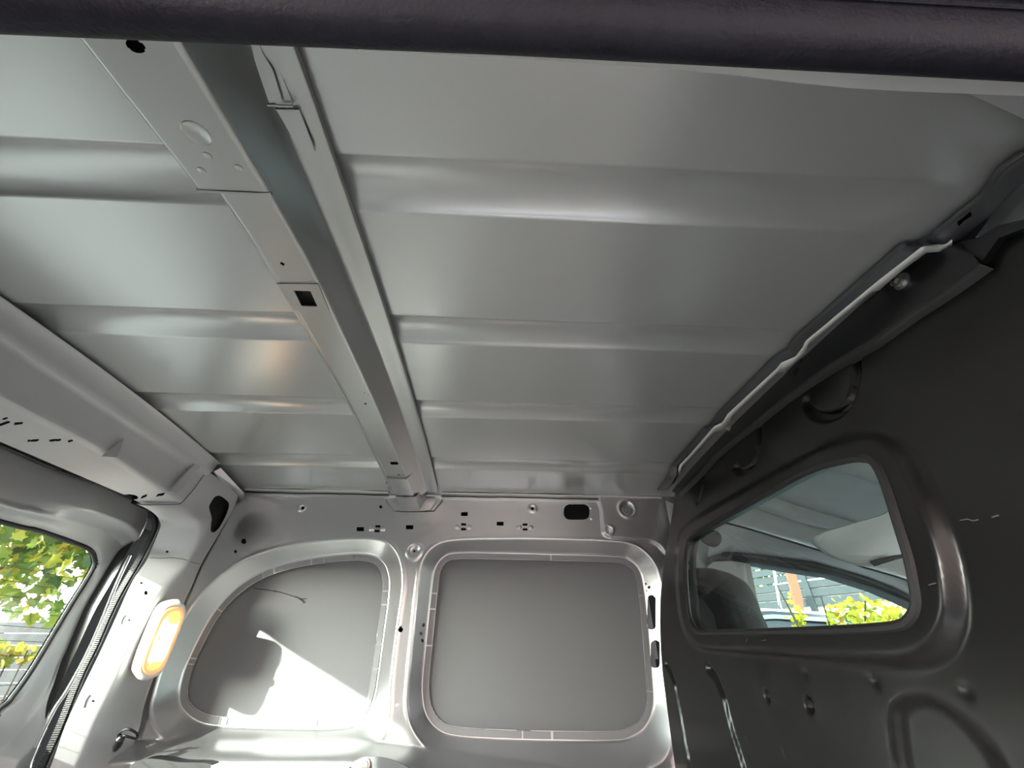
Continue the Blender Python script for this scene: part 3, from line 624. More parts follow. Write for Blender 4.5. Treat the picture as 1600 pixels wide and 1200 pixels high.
# ================================================================== front roof rail and the black bulkhead
XS = lambda z: float(_xbs(z))
up = [(1602, 240), (1575, 258), (1560, 272), (1549, 292), (1536, 308), (1470, 360), (1442, 380), (1414, 382), (1328, 456), (1240, 534), (1233, 549), (1219, 556), (1210, 562), (1165, 607), (1122, 650), (1112, 667), (1103, 669), (1077, 698), (1051, 729), (1047, 744), (1028, 766)]
lw = [(1612, 280), (1592, 292), (1578, 306), (1562, 322), (1535, 352), (1505, 374), (1486, 382), (1447, 383), (1420, 404), (1369, 443), (1258, 533), (1256, 545), (1240, 562), (1222, 574), (1200, 592), (1170, 618), (1137, 648), (1128, 664), (1112, 668), (1080, 706), (1058, 728), (1058, 742), (1044, 766)]
def curve(px, fn, n=140): return resample(np.array([fn(*p) for p in px]), n)
def zrail(y): return float(roofz(y)) - .012
def onz(px, py, off):
    z = .59
    for _ in range(20): p = at(px, py, z=z); z = zrail(p[1]) - off
    return p
rail = empty('trim_4', (.72, .9, .57), 'dark front roof rail with joggled edges above the black bulkhead'); rail['kind'] = 'structure'
A = curve(up, lambda *p: onz(*p, .002)); B = curve(lw, lambda *p: onz(*p, .020))
rows = [A + (-.002, 0, .006), A, A*.93 + B*.07 + (0, 0, .001)] + [A*(1-t) + B*t for t in np.linspace(.15, .9, 8)] + [B, B + (.004, 0, .010), B + (.03, 0, .03)]
sheet('rail_web', np.array(rows), M_rail, rail, [circ(1505, 343, 6, 2.2, rot=-.5), circ(1236.5, 552, 2.6, 1.4, rot=-.5), circ(1119, 663, 2, 1.1, rot=-.5), circ(1047.5, 748, 1.6, 1, rot=-.5)])
rows = [A + (-.001, 0, .004), A + (.02, 0, .008), B + (.03, 0, .03)]; sheet('rail_top', np.array(rows), M_dark, rail)
l0 = [(1487.5, 375.5), (1480, 382), (1465, 385.6), (1446, 385.6), (1440, 387.5), (1375, 438), (1258.7, 533.7), (1255, 543), (1243.7, 558), (1221, 567.5), (1213.7, 577), (1136.8, 648), (1129, 661), (1116, 667), (1077, 712), (1062, 727), (1058, 740)]
l1 = [(1490, 380), (1482, 388), (1469, 393.6), (1448, 395), (1412.5, 421), (1382, 446), (1375, 453), (1362, 457), (1262.5, 539.5), (1262, 545), (1258.7, 552.5), (1247.5, 562), (1228.7, 580.6), (1217.5, 581.7), (1142.5, 652), (1141.7, 659), (1129, 672.5), (1116, 675.5), (1079.5, 715.6), (1064, 731), (1062, 746)]
lx = np.linspace(1488, 1060, 170); ly0 = np.interp(lx, *np.array(sorted(l0)).T); ly1 = np.maximum(np.interp(lx, *np.array(sorted(l1)).T), ly0 + 2.2)
A = np.array([onz(a, b, .0215) for a, b in zip(lx, ly0)]); B = np.array([onz(a, b, .0235) for a, b in zip(lx, ly1)])
rows = [A + (0, 0, .002), A, B, B + (0, 0, .003)]; sheet('seam_lip', np.array(rows), M_lip, rail)

bulk = empty('bulkhead', (.60, .9, -.5), 'black painted steel bulkhead with a slanted window, right of the far wall', 'bulkhead')
def yz(px, off=0., n=5, closed=True):
    q = np.array([on(a, b, lambda z: XS(z)-off)[1:] for a, b in px]); return spline(q, n, closed)
RAISE = .021
WIN = [(1073, 856), (1081, 837), (1120, 815), (1187, 777), (1262, 736), (1319, 719), (1352, 716.5), (1369, 728), (1386, 766), (1405, 826), (1420, 875), (1429, 920), (1431, 946), (1422, 966), (1401, 978), (1337, 983.5), (1225, 987), (1112, 989), (1089, 987), (1077, 965), (1072, 924), (1070.5, 882)]
SIN = [(1424, 755), (1446, 811), (1465, 867), (1473, 924), (1471, 968), (1450, 1003), (1412, 1020), (1380, 1022.5), (1262, 1019), (1169, 1014), (1100, 1011), (1080, 998), (1069, 972), (1062, 905), (1063, 852), (1075, 825), (1150, 780), (1262, 718), (1319, 697), (1360, 691), (1392, 703), (1410, 725)]
SOUT = [(1443, 744), (1464, 780), (1491, 849), (1506, 912), (1509, 965), (1495, 1010), (1464, 1040), (1424, 1047), (1337, 1042), (1225, 1029), (1131, 1019), (1094, 1017), (1074, 1002), (1062, 975), (1053, 905), (1054, 848), (1068, 818), (1142, 773), (1262, 706), (1316, 680), (1352, 670), (1384, 677), (1416, 703)]
wn, si_, so_ = yz(WIN, RAISE), yz(SIN, RAISE), yz(SOUT)
A, B = np.meshgrid(np.arange(-.02, 1.664, .0036), np.arange(-.52, .592, .0036), indexing='ij')
XB = np.interp(B, np.linspace(-.6, .66, 200), [XS(z) for z in np.linspace(-.6, .66, 200)])
a_, b_ = sdf(A, B, si_), sdf(A, B, so_)
t = np.where(b_ >= 0, 0, np.where(a_ <= 0, 1, np.clip(-b_, 0, None)/(np.clip(-b_, 0, None)+np.clip(a_, 0, None)+1e-9)))
E_ = RAISE*np.clip((t-.06)/.84, 0, 1)
def blur(F_, k):
    for _ in range(k):
        F_ = np.pad(F_, 1, 'edge'); F_ = .25*F_[:-2]+.5*F_[1:-1]+.25*F_[2:]; F_ = .25*F_[:, :-2]+.5*F_[:, 1:-1]+.25*F_[:, 2:]
    return F_
E_ = blur(E_, 2)
def groove(px, wd, dep, edge=.4, wmul=None):
    global E_
    q = yz(px, 0, 6, False); d, _ = dist_line(A, B, q, False); E_ = E_ - dep*sstep((wd-d)/(wd*edge))
def ridge(px, wd, h):
    global E_
    q = yz(px, 0, 6, False); d, _ = dist_line(A, B, q, False); E_ = E_ + h*np.exp(-(d/wd)**2)
groove([(1040, 1037), (1047, 1049), (1053, 1066), (1056, 1081), (1064, 1120), (1071, 1160), (1077, 1188), (1079, 1210)], .0115, .009, .55)
groove([(1106, 1044), (1118, 1058), (1127, 1079), (1132, 1092), (1142, 1135), (1154, 1175), (1161, 1200), (1164, 1215)], .0125, .010, .5)
# hooks hanging from the top flange: curved steps
for hp, wd in (([(1366, 515), (1341, 540), (1338, 575), (1335, 605), (1322, 635), (1300, 650), (1277, 650), (1262, 638), (1259, 625)], .013),
               ([(1206, 635), (1189, 660), (1185, 698), (1180, 720), (1170, 734), (1157, 738), (1148, 730)], .012),
               ([(1116, 715), (1103, 730), (1099, 755), (1095, 772), (1090, 785)], .010)): groove(hp, wd, .015, .6)
# two deep dimples with a dent round each, small dents, pressed disc
for cx, cy, rx, ry, rot in ((1199, 1088, 4.4, 13, -.28), (1266, 1102, 7.2, 17, -.30)):
    c = on(cx, cy, XS)[1:]; k = circ(cx, cy, rx, ry, 16, rot); q = yz(k, 0, 3); d = sdf(A, B, q); E_ = E_ - .016*sstep((-d+.001)/.011) + .0030*np.exp(-(np.hypot(A-c[0], B-c[1])/.038)**2)
for cx, cy, h in ((1259, 1051, -.003), (1367, 1065, -.004), (1225, 1176, .002), (1510, 1080, -.003)):
    c = on(cx, cy, XS)[1:]; E_ = E_ + h*np.exp(-(np.hypot(A-c[0], B-c[1])/.007)**2)
CO = [(1397, 1115), (1405, 1095), (1416, 1086), (1435, 1082), (1461, 1086), (1500, 1105), (1544, 1141), (1578, 1190), (1600, 1240), (1600, 1300), (1560, 1350), (1480, 1330), (1430, 1270), (1405, 1190)]
CI = [(1403, 1130), (1408, 1117), (1418, 1108), (1439, 1104), (1465, 1111), (1499, 1137), (1531, 1180), (1550, 1222), (1556, 1270), (1545, 1300), (1500, 1300), (1450, 1265), (1420, 1210), (1406, 1160)]
co, ci = yz(CO), yz(CI, -.012); a_, b_ = sdf(A, B, ci), sdf(A, B, co)
t = np.where(b_ >= 0, 0, np.where(a_ <= 0, 1, np.clip(-b_, 0, None)/(np.clip(-b_, 0, None)+np.clip(a_, 0, None)+1e-9))); E_ = E_ - .014*blur(sstep(t), 3)
E_ = E_ + .0012*np.sin(A*6+1)*np.sin(B*7) + .0016*np.sin(A*11+B*5)*sstep((-.02-B)/.06)
roll = .05*sstep((A-1.618)/.05)**2
# top edge of the panel: follows the flange at the rail
XX = XB - E_ + roll
sheet('pressed_panel', np.stack([XX, A, B], -1), M_black, bulk, [np.array([(1522, 371), (1535, 352), (1562, 320), (1582, 300), (1640, 258), (1640, 340), (1600, 344), (1562, 355), (1535, 373)])], [sdf(A, B, wn)], flip=True)
for q, nm in (([(1500, 813), (1512, 811), (1520, 814), (1528, 812)], 'scratch'), ([(1550, 808), (1560, 805)], 'scratch'), ([(1166, 1003), (1168, 998)], 'scratch'), ([(1190, 1001), (1197, 1000)], 'scratch'), ([(1163, 1150), (1168, 1160)], 'scratch'), ([(1451, 914), (1462, 911)], 'scratch')):
    m = MB(); m.tube([on(a, b, lambda z: XS(z)-(.022 if b in (1003, 998, 1001, 1000, 914, 911) else .001)) for a, b in q], .0008, 4); m.build(nm, mat('paint_scratch', (.10, .095, .09), 0, .6) if 'paint_scratch' not in bpy.data.materials else bpy.data.materials['paint_scratch'], bulk)
gq = np.array([[XS(b)-RAISE+.002, a, b] for a, b in wn]); m = MB(); m.tube(gq, .0075, 8, closed=True); m.build('window_gasket', M_rubber, bulk)
gp = np.array([[XS(b)-RAISE+.010, a, b] for a, b in wn]); nG = len(gp)
obj('window_pane', np.r_[gp, gp+(.004, 0, 0)], [tuple(range(nG)), tuple(range(2*nG-1, nG-1, -1))] + [(i, (i+1) % nG, (i+1) % nG+nG, i+nG) for i in range(nG)], M_gl_cab, bulk, False)
m = MB(); ring = np.array([[XS(b)-RAISE, a, b] for a, b in wn]); V, Fq = rings([ring, ring + (.035, 0, 0)], False); obj('window_reveal', V, Fq, M_blacks, bulk)
# bolted top flange
fa = [(1521, 400), (1488, 381), (1470, 393), (1448, 395), (1412, 421), (1375, 453), (1262, 540), (1247, 562), (1217, 582), (1142, 655), (1116, 676), (1079, 716), (1062, 744), (1050, 768)]
fb = [(1532, 412), (1495, 440), (1460, 465), (1424, 489), (1360, 537), (1300, 571), (1259, 598), (1225, 622), (1191, 650), (1142, 688), (1115, 712), (1090, 741), (1072, 760), (1060, 772)]
FO = .016
A_ = curve(fa, lambda a, b: on(a, b, lambda z: XS(z)-FO), 120); B_ = curve(fb, lambda a, b: on(a, b, lambda z: XS(z)-FO), 120)
C_ = np.array([(XS(p[2]-.012)+.002, p[1]-.001, p[2]-.014) for p in B_])
rows = [A_ + (.03, 0, .01), A_] + [A_*(1-t)+B_*t for t in (.1, .3, .5, .7, .9)] + [B_, B_*.6+C_*.4, C_]
sheet('top_flange', np.array(rows), M_blacks, bulk)
# the upper corner beyond the flange
q = [(1521, 400), (1532, 412), (1560, 372), (1612, 352), (1612, 340), (1560, 352), (1525, 372), (1500, 378)]
V, Fq = prism([on(a, b, lambda z: XS(z)-.012) for a, b in q], (.012, 0, 0)); obj('corner_flange', V, Fq, M_blacks, bulk, False)
q = [(1524, 371), (1560, 322), (1582, 300), (1640, 262), (1640, 345), (1560, 358)]
V, Fq = prism([on(a, b, lambda z: XS(z)+.03) for a, b in q], (.004, 0, 0)); obj('side_plate', V, Fq, M_door, rail, False)
def boss(cx, cy, wpx, nm_label):
    c = on(cx, cy, lambda z: XS(z)-FO-.001); s = abs(on(cx+wpx, cy, lambda z: XS(z)-FO)[1]-c[1])
    return c, s
for cx, cy, k in ((1411, 440, 1.0), (1243, 582, .75), (1140, 669, .6), (1070, 737, .6)):
    c, s = boss(cx, cy, 12, ''); ax = np.array((-1., 0, .15)); m = MB()
    m.box(c + (.004, 0, -.004), (.004, .060*k+.012, .048), None); m.build('bolt_pad', M_blacks, bulk, False)
    if cx != 1243:
        m = MB(); m.lathe(c, ax, [(.0135*k+.002, 0), (.0135*k+.002, .003), (.010*k, .004), (.009*k, .011), (.005*k, .0115), (.0045*k, .006), (.0005, .006)], 18); m.build('bolt', M_zinc, bulk)
    else:
        m = MB(); m.lathe(c, ax, [(.012, 0), (.012, .003), (.006, .004), (.005, -.002)], 16); m.build('bolt', M_blacks, bulk)
c, s = boss(1397, 443, 5, ''); m = MB(); m.lathe(c, (-1, 0, 0), [(.005, 0), (.005, .004), (.001, .006)], 10); m.build('locating_pin', M_zinc, bulk)

# ================================================================== the cab seen through the bulkhead window
M_head = mat('headliner_fabric', (.60, .61, .61), 0, .85, .2, 600, .05, 20)
M_trim = mat('cab_trim_plastic', (.52, .53, .54), 0, .55, .1, 500)
M_dtrim = mat('dark_cab_trim', (.025, .026, .028), 0, .5)
M_seatf = mat('dark_seat_fabric', (.022, .024, .026), 0, .85, .3, 700, .1, 30)
d2 = empty('door_2', (1.2, 1.66, -.4), 'front side door of the cab with a dark window frame'); d2['kind'] = 'structure'
L0 = [(1040, 950), (1090, 905), (1105, 886), (1116, 876), (1147, 875), (1177, 880), (1237, 891), (1305, 901), (1372, 922), (1431, 948), (1500, 985)]
L1 = [(1030, 915), (1080, 885), (1116, 868), (1132, 862), (1160, 863), (1192, 867), (1271, 877), (1350, 900), (1395, 917), (1431, 935), (1500, 965)]
def rp(px, y, n=60):
    q = resample(np.array([at(a, b, y=y) for a, b in px]), 400); return resample(q[q[:, 0] > .80], n)
r0_, r1_ = rp(L0, 1.635), rp(L1, 1.600)
rows = [r0_ + (0, .05, 0), r0_ + (0, .012, -.002), r0_*.96+r1_*.04, r0_*.7+r1_*.3 + (0, -.004, 0), r0_*.55+r1_*.45 + (0, .004, 0), r0_*.45+r1_*.55 + (0, .004, 0), r0_*.3+r1_*.7 + (0, -.004, 0), r1_]
sheet('window_frame', np.array(rows), M_dtrim, d2)
hl = empty('headliner', (1.2, 1.3, .5), 'grey cab headliner with rounded cross rolls, seen through the bulkhead window', 'headliner')
L2 = [(1030, 870), (1060, 850), (1100, 828), (1132, 817), (1160, 824), (1200, 836), (1282, 861), (1345, 886), (1395, 900), (1431, 912), (1500, 940)]
r2_ = rp(L2, 1.56)
rows = [r1_ + (0, .03, -.012), r1_ + (0, .006, .002), r1_*.8+r2_*.2 + (0, -.006, .004), r1_*.5+r2_*.5 + (0, -.010, .006), r1_*.15+r2_*.85, r2_]
sheet('side_rail_trim', np.array(rows), M_trim, hl)
def arc(y0, z0, dx, n=26):
    return None
L3 = [(1040, 830), (1100, 800), (1140, 785), (1177, 792), (1215, 803), (1250, 815), (1310, 829), (1372, 846), (1431, 868), (1480, 886), (1540, 910)]
L4 = [(1060, 800), (1110, 780), (1160, 772), (1205, 780), (1250, 796), (1300, 811), (1340, 822), (1390, 836), (1440, 852), (1490, 870), (1550, 890)]
L5 = [(1080, 740), (1140, 730), (1200, 722), (1280, 730), (1300, 737), (1340, 748), (1385, 763), (1420, 775), (1450, 786), (1500, 800), (1560, 820)]
L6 = [(1080, 700), (1140, 690), (1200, 690), (1280, 700), (1300, 715), (1340, 730), (1385, 745), (1420, 757), (1450, 768), (1500, 780), (1560, 800)]
r3_, r4_, r5_, r6_ = rp(L3, 1.50), rp(L4, 1.44), rp(L5, 1.16), rp(L6, 1.10)
m = MB(); m.tube(r2_ + (0, -.004, 0), .0035, 6); m.build('trim_seam', M_dtrim, hl)
rows = [r2_ + (0, .01, .004), r2_*.6+r3_*.4 + (0, 0, .004), r3_ + (0, .008, .004)]; sheet('roof_lining', np.array(rows), M_head, hl)
rows = [r3_ + (0, .012, .006), r3_ + (0, -.004, -.006)] + [r3_*(1-t)+r4_*t + (0, -.016*math.sin(t*math.pi), -.020*math.sin(t*math.pi)) for t in (.2, .35, .5, .65, .8)] + [r4_, r4_ + (0, -.004, .012)]
sheet('cross_roll', np.array(rows), M_head, hl)
rows = [r4_ + (0, -.002, .010)] + [r4_*(1-t)+r5_*t + (0, 0, .012) for t in (.1, .3, .5, .7, .9)] + [r5_]; sheet('roof_lining', np.array(rows), M_head, hl)
rows = [r5_, r5_*.5+r6_*.5 + (0, -.01, -.022), r6_, r6_ + (0, -.5, .04)]; sheet('cross_roll', np.array(rows), M_head, hl)
V, Fq = prism([(.80, -.1, .60), (2.2, -.1, .55), (2.2, 1.78, .55), (.80, 1.78, .60)], (0, 0, .01)); obj('roof_backing', V, Fq, M_dtrim, hl, False)
V, Fq = prism([(.70, 1.69, -.6), (1.02, 1.69, -.6), (.98, 1.665, .2), (.98, 1.63, .40), (.70, 1.63, .55)], (0, .01, 0)); obj('pillar_trim', V, Fq, M_trim, d2, False)
dm = MB(); dm.box((1.45, 1.70, -.30), (1.30, .08, .66)); dm.build('lower_panel', M_trim, d2, False)  # unseen panel added to block light off the ground outside
dm = MB(); dm.box((1.95, .85, -.32), (.50, 1.6, .62)); dm.build('dashboard_light_block', M_dtrim, d2, False)  # unseen box added to keep light out of the cab
dm = MB(); dm.box((1.45, .85, -.63), (1.5, 1.8, .04)); dm.build('cab_floor_light_block', M_dtrim, d2, False)  # unseen slab added to close the cab against light from below
# sun visor and its clip, grab handle
def yzplane_poly(px, y, n=4): return [at(a, b, y=y) for a, b in spline(px, n)]
q = np.array([at(a, b, y=1.15+(b-795)*.0015) for a, b in spline([(1273, 846), (1279, 835), (1296, 828), (1330, 818), (1375, 805), (1405, 795), (1428, 830), (1445, 868), (1425, 873), (1390, 881), (1358, 884), (1325, 877), (1295, 864)], 4)]); vc = q.mean(0)
vis = empty('sun_visor', vc, 'pale grey sun visor with rounded end, under the cab headliner', 'sun visor')
k9 = lambda s, dy: vc + (q-vc)*s + (0, dy, 0)
V, Fq = rings([k9(.96, .020), k9(1, .014), k9(1, .005), k9(.965, 0)]); obj('visor_board', V, Fq, M_head, vis, angle=60)
m = MB(); m.tube([at(1362, 881, y=1.265), at(1378, 876, y=1.25), at(1398, 871, y=1.24), at(1420, 867, y=1.235)], [.008, .008, .006, .005], 8); m.build('visor_arm', M_dtrim, vis)
q = np.array(yzplane_poly([(1090, 838), (1095, 832), (1110, 828), (1122, 832), (1127, 842), (1124, 851), (1115, 855), (1100, 849)], 1.552)); gc = q.mean(0)
gr = empty('grab_handle', gc, 'dark oval grab handle recess above the side door', 'handle'); V, Fq = rings([q, gc+(q-gc)*.93+(0, -.010, 0), gc+(q-gc)*.6+(0, -.012, 0)]); obj('handle_body', V, Fq, M_dtrim, gr)
# seat backrest
so = spline([(1070, 905), (1075, 889), (1085, 887), (1104, 888), (1116, 893), (1126, 903), (1135, 918), (1143, 936), (1151, 960), (1162, 988), (1175, 1040), (1182, 1100), (1110, 1110), (1072, 1000)], 5)
q = np.array([at(a, b, x=.705) for a, b in so]); sc0 = q.mean(0)
seat = empty('driver_chair', sc0 - (0, 0, .25), 'dark fabric driver seat backrest close behind the bulkhead window', 'seat')
kk9 = lambda s, dx: sc0 + (q-sc0)*s + (dx, 0, 0)
V, Fq = rings([kk9(.7, -.012), kk9(.93, -.004), kk9(.98, .006), kk9(1, .02), kk9(.92, .06), kk9(.80, .09), kk9(.5, .10)]); obj('backrest', V, Fq, M_seatf, seat)
m = MB(); m.tube([at(a, b, x=.701) for a, b in ((1076, 900), (1100, 904), (1125, 918), (1150, 934))], .0022, 6); m.build('seam', M_dtrim, seat)
V, Fq = rings([kk9(.9, .03)-(0, 0, .45), kk9(.9, .5)-(0, 0, .45)]); 

# ================================================================== outdoors
ground_m = mat('paved_ground', (.17, .168, .165), 0, .85, .5, 40, .15, 1.5)
V, Fq = prism([(-60, -60, -ZC), (60, -60, -ZC), (60, 60, -ZC), (-60, 60, -ZC)], (0, 0, -.05)); g = obj('ground', V, Fq, ground_m, None, False, 'structure'); tag(g, 'grey paved yard around the van')
def leafmat(nm, col):
    m = bpy.data.materials.new(nm); m.use_nodes = True; n = m.node_tree; n.nodes.clear(); o = n.nodes.new('ShaderNodeOutputMaterial')
    d = n.nodes.new('ShaderNodeBsdfPrincipled'); d.inputs['Base Color'].default_value = (*col, 1); d.inputs['Roughness'].default_value = .5
    t = n.nodes.new('ShaderNodeBsdfTranslucent'); t.inputs[0].default_value = (col[0]*1.25, col[1]*1.25, col[2]*.6, 1)
    x = n.nodes.new('ShaderNodeMixShader'); x.inputs[0].default_value = .5; n.links.new(d.outputs[0], x.inputs[1]); n.links.new(t.outputs[0], x.inputs[2]); n.links.new(x.outputs[0], o.inputs[0]); return m
LM = [leafmat('leaf_green', (.075, .12, .022)), leafmat('leaf_light_green', (.13, .17, .035)), leafmat('leaf_yellow_green', (.24, .235, .035)), leafmat('leaf_yellow', (.30, .22, .035)), leafmat('leaf_dark_green', (.03, .06, .014)), leafmat('leaf_amber', (.26, .13, .035)), leafmat('leaf_bright_lime', (.34, .37, .035)), leafmat('leaf_bright_yellow', (.50, .43, .04))]
M_bark = mat('bark', (.035, .027, .02), 0, .9, .6, 60)
def leaf_shape(kind):
    if kind == 'maple': o2 = [(0, -.15), (.18, -.05), (.48, -.12), (.40, .12), (.62, .42), (.34, .40), (.24, .55), (0, 1.0), (-.24, .55), (-.34, .40), (-.62, .42), (-.40, .12), (-.48, -.12), (-.18, -.05)]
    else: o2 = [(0, 0), (.26, .14), (.40, .42), (.30, .74), (0, 1.0), (-.30, .74), (-.40, .42), (-.26, .14)]
    V = [(0, .3, .0)] + [(x, y, .22*abs(x) - .12*y*y) for x, y in o2]; n = len(o2)
    return V, [(0, 1+i, 1+(i+1) % n) for i in range(n)]
LEAFME = {}
def leaf_mesh(kind, mi):
    if (kind, mi) not in LEAFME:
        V, Fq = leaf_shape(kind); me = bpy.data.meshes.new('leaf'); me.from_pydata(V, [], Fq); me.materials.append(LM[mi]); LEAFME[kind, mi] = me
    return LEAFME[kind, mi]
def rot3():
    q = rng.normal(size=4); q /= np.linalg.norm(q); a, b, c, d = q
    return np.array([[1-2*(c*c+d*d), 2*(b*c-a*d), 2*(b*d+a*c)], [2*(b*c+a*d), 1-2*(b*b+d*d), 2*(c*d-a*b)], [2*(b*d-a*c), 2*(c*d+a*b), 1-2*(b*b+c*c)]])
def plant(root, pts, size, kind, mats, nparts, vis):
    """leaves at the given points: those that show largest are parts, the rest one joined part"""
    px, py = proj(pts); depth = pts@CF; ok = vis(px, py) & (depth > 0); order = sorted(range(len(pts)), key=lambda i: (not ok[i], depth[i])); V0, F0 = leaf_shape(kind); V0 = np.array(V0); V = []; Fq = []; mi = []
    for r, i in enumerate(order):
        s = size*rng.uniform(.7, 1.25); R = rot3(); k = int(rng.choice(len(mats), p=[m[1] for m in mats])); k = mats[k][0]
        if r < nparts:
            o = bpy.data.objects.new('leaf', leaf_mesh(kind, k)); COL.objects.link(o); o.parent = root
            M4 = np.eye(4); M4[:3, :3] = R*s; M4[:3, 3] = pts[i] - WORLD[root.name]; o.matrix_local = Matrix(M4.tolist())
        else:
            b = len(V); V += (V0@(R*s).T + pts[i]).tolist(); Fq += [tuple(j+b for j in f) for f in F0]; mi += [k]*len(F0)
    if V:
        o = obj('foliage', V, Fq, LM, root, False, 'stuff'); o.data.polygons.foreach_set('material_index', mi)
def crown(c, rad, n, shell=.35):
    p = rng.normal(size=(n, 3)); p /= np.linalg.norm(p, axis=1)[:, None]; return np.array(c) + p*np.array(rad)*(rng.uniform(shell, 1, (n, 1))**.6)
def branches(root, base, tips, r, nm='branch'):
    for t in tips:
        m = MB(); a = np.array(base, float); b = np.array(t, float); mid = a*.5+b*.5+rng.normal(size=3)*.12*np.linalg.norm(b-a)*.6
        m.tube(spline([a, mid, b], 4, False), np.linspace(r, r*.3, 9), 6); m.build(nm, M_bark, root)

# tree behind the rear window
tc = np.array((-3.15, 3.35, .88)); tr = empty('tree', (tc[0]-1.5, tc[1]+.2, -ZC), 'green and yellow leafed tree outside the rear door window', 'tree')
pts = np.r_[crown(tc, (1.5, 1.0, .72), 2500, .1), crown(tc+(-1.3, .3, .5), (1.4, 1., .8), 1300, .1)]
pts = pts[pts[:, 0] < -1.75]
pts = np.r_[pts, crown((-3.9, 1.75, .75), (.9, 1.25, .95), 1900, .1)]; pts = pts[pts[:, 1] > .45]  # extra crown out of view, added to dim what the roof reflects
plant(tr, pts, .078, 'maple', [(0, .30), (1, .34), (2, .22), (3, .08), (4, .06)], 280, lambda x, y: (x > -10) & (x < 160) & (y > 800) & (y < 1110))
branches(tr, (tc[0]-1.3, tc[1]+.25, .43), [tc+(-1.1, 0, .3), tc+(.9, -.2, -.1), tc+(.2, -.5, .4), tc+(-.3, .4, .5), tc+(.6, .3, -.25)], .03)
m = MB(); m.tube([(tc[0]-1.5, tc[1]+.2, -ZC), (tc[0]-1.45, tc[1]+.22, -.3), (tc[0]-1.3, tc[1]+.25, .45)], [.11, .09, .06], 10); m.build('trunk', M_bark, tr)
# grey board fence behind it
M_board = mat('weathered_grey_board', (.040, .0415, .044), 0, .9, .4, 90, .18, 9, spec=.2); M_slat = mat('painted_fence_board', (.034, .043, .045), 0, .8, .2, 90, .1, 9, spec=.2)
f1 = empty('fence', (-5.5, 4.9, -ZC), 'weathered grey board fence beyond the tree outside the rear window', 'fence')
zt = at(70, 972, y=4.9)[2]; zz = zt
while zz > -ZC+.05:
    m = MB(); m.box((-5.6, 4.9+rng.uniform(-.004, .004), zz-.048), (6.6, .022, .092)); m.build('plank', M_board, f1, False); zz -= .098
for x in np.arange(-8.8, -2.2, 1.3): m = MB(); m.box((x, 4.95, (zt-ZC)/2), (.09, .07, zt+ZC)); m.build('post', M_board, f1, False)
sh = np.array(at(20, 1016, y=4.2)); s1 = empty('shrub', (sh[0], sh[1], -ZC), 'small yellow shrub before the grey fence outside the rear window', 'shrub')
plant(s1, crown(sh+(-.05, 0, -.03), (.28, .2, .08), 160, .1), .06, 'oval', [(2, .4), (3, .4), (1, .2)], 60, lambda x, y: (x > -10) & (x < 160)); branches(s1, (sh[0], sh[1], -ZC), [sh, sh+(.12, 0, 0), sh+(-.15, .05, 0)], .015, 'stem')
# slatted fence, white wall, pole and leaning plank seen through the cab
u = np.array((-.54, .84, 0)); u /= np.linalg.norm(u); nn = np.array((u[1], -u[0], 0)); p0 = at(1330, 905, y=6.2); p0[2] = 0
f2 = empty('fence', (p0[0]+u[0]*3, p0[1]+u[1]*3, -ZC), 'grey blue slatted fence above the white wall, seen through the cab', 'fence')
ztop = at(1240, 873, y=float((p0+u*1.6)[1]))[2]
pitch = .118
for k in range(7): m = MB(); m.box(p0 + u*2.6 + (0, 0, ztop-.07-k*pitch), (7.5, .03, .098), (u, nn, (0, 0, 1))); m.build('slat', M_slat, f2, False)
for t in (-1., .6, 2.1, 3.6, 5.1): m = MB(); m.box(p0 + u*t + nn*(-.03) + (0, 0, (ztop-ZC)/2), (.08, .05, ztop+ZC), (u, nn, (0, 0, 1))); m.build('post', M_slat, f2, False)
gw = empty('garden_wall', (p0[0]+u[0]*3, p0[1]+u[1]*3, -ZC), 'bright white garden wall below the slatted fence', 'wall')
M_ww = mat('white_render', (.80, .78, .74), 0, .8, .2, 60)
zw = at(1250, 924, y=float((p0+u*1.4)[1]))[2]
m = MB(); m.box(p0 + u*2.6 + nn*.12 + (0, 0, (zw-ZC)/2), (7.5, .12, zw+ZC), (u, nn, (0, 0, 1))); m.build('wall_body', M_ww, gw, False)
m = MB(); m.box(p0 + u*2.6 + nn*.12 + (0, 0, zw+.015), (7.5, .17, .03), (u, nn, (0, 0, 1))); m.build('coping', M_ww, gw, False)
q = [at(a, b, y=6.0) for a, b in ((1226, 884), (1241, 888), (1254, 934), (1262, 990), (1250, 990), (1241, 936))]
pl = empty('plank', q[4], 'leaning orange brown plank against the white wall, seen through the cab', 'plank'); V, Fq = prism(q, (.01, .05, 0)); obj('board', V, Fq, mat('orange_wood', (.16, .06, .025), 0, .7, .3, 60, .2, 20), pl, False)
q = at(1219, 887, y=6.0), at(1217.5, 942, y=6.0); po = empty('pole', (q[1][0], q[1][1], -ZC), 'thin grey pole before the slatted fence, seen through the cab', 'pole')
m = MB(); m.tube([(q[1][0], q[1][1], -ZC), q[1], q[0] + (0, 0, .5)], .017, 8); m.build('shaft', M_zinc, po); m = MB(); m.lathe((q[1][0], q[1][1], -ZC), (0, 0, 1), [(.09, 0), (.09, .02), (.02, .03)], 14); m.build('base_plate', M_zinc, po)
t2 = at(1150, 872, y=11.); tr2 = empty('tree', (t2[0], t2[1], -ZC), 'dark green bushy tree rising behind the slatted fence', 'tree')
plant(tr2, crown(t2 + (-.5, .5, .1), (2.2, 1.5, 1.2), 2200, .3), .16, 'oval', [(0, .45), (4, .3), (1, .25)], 90, lambda x, y: (x > 1100) & (x < 1200) & (y > 860) & (y < 900))
m = MB(); m.tube([(t2[0], t2[1], -ZC), t2 + (-.3, .3, 0)], [.16, .08], 10); m.build('trunk', M_bark, tr2)
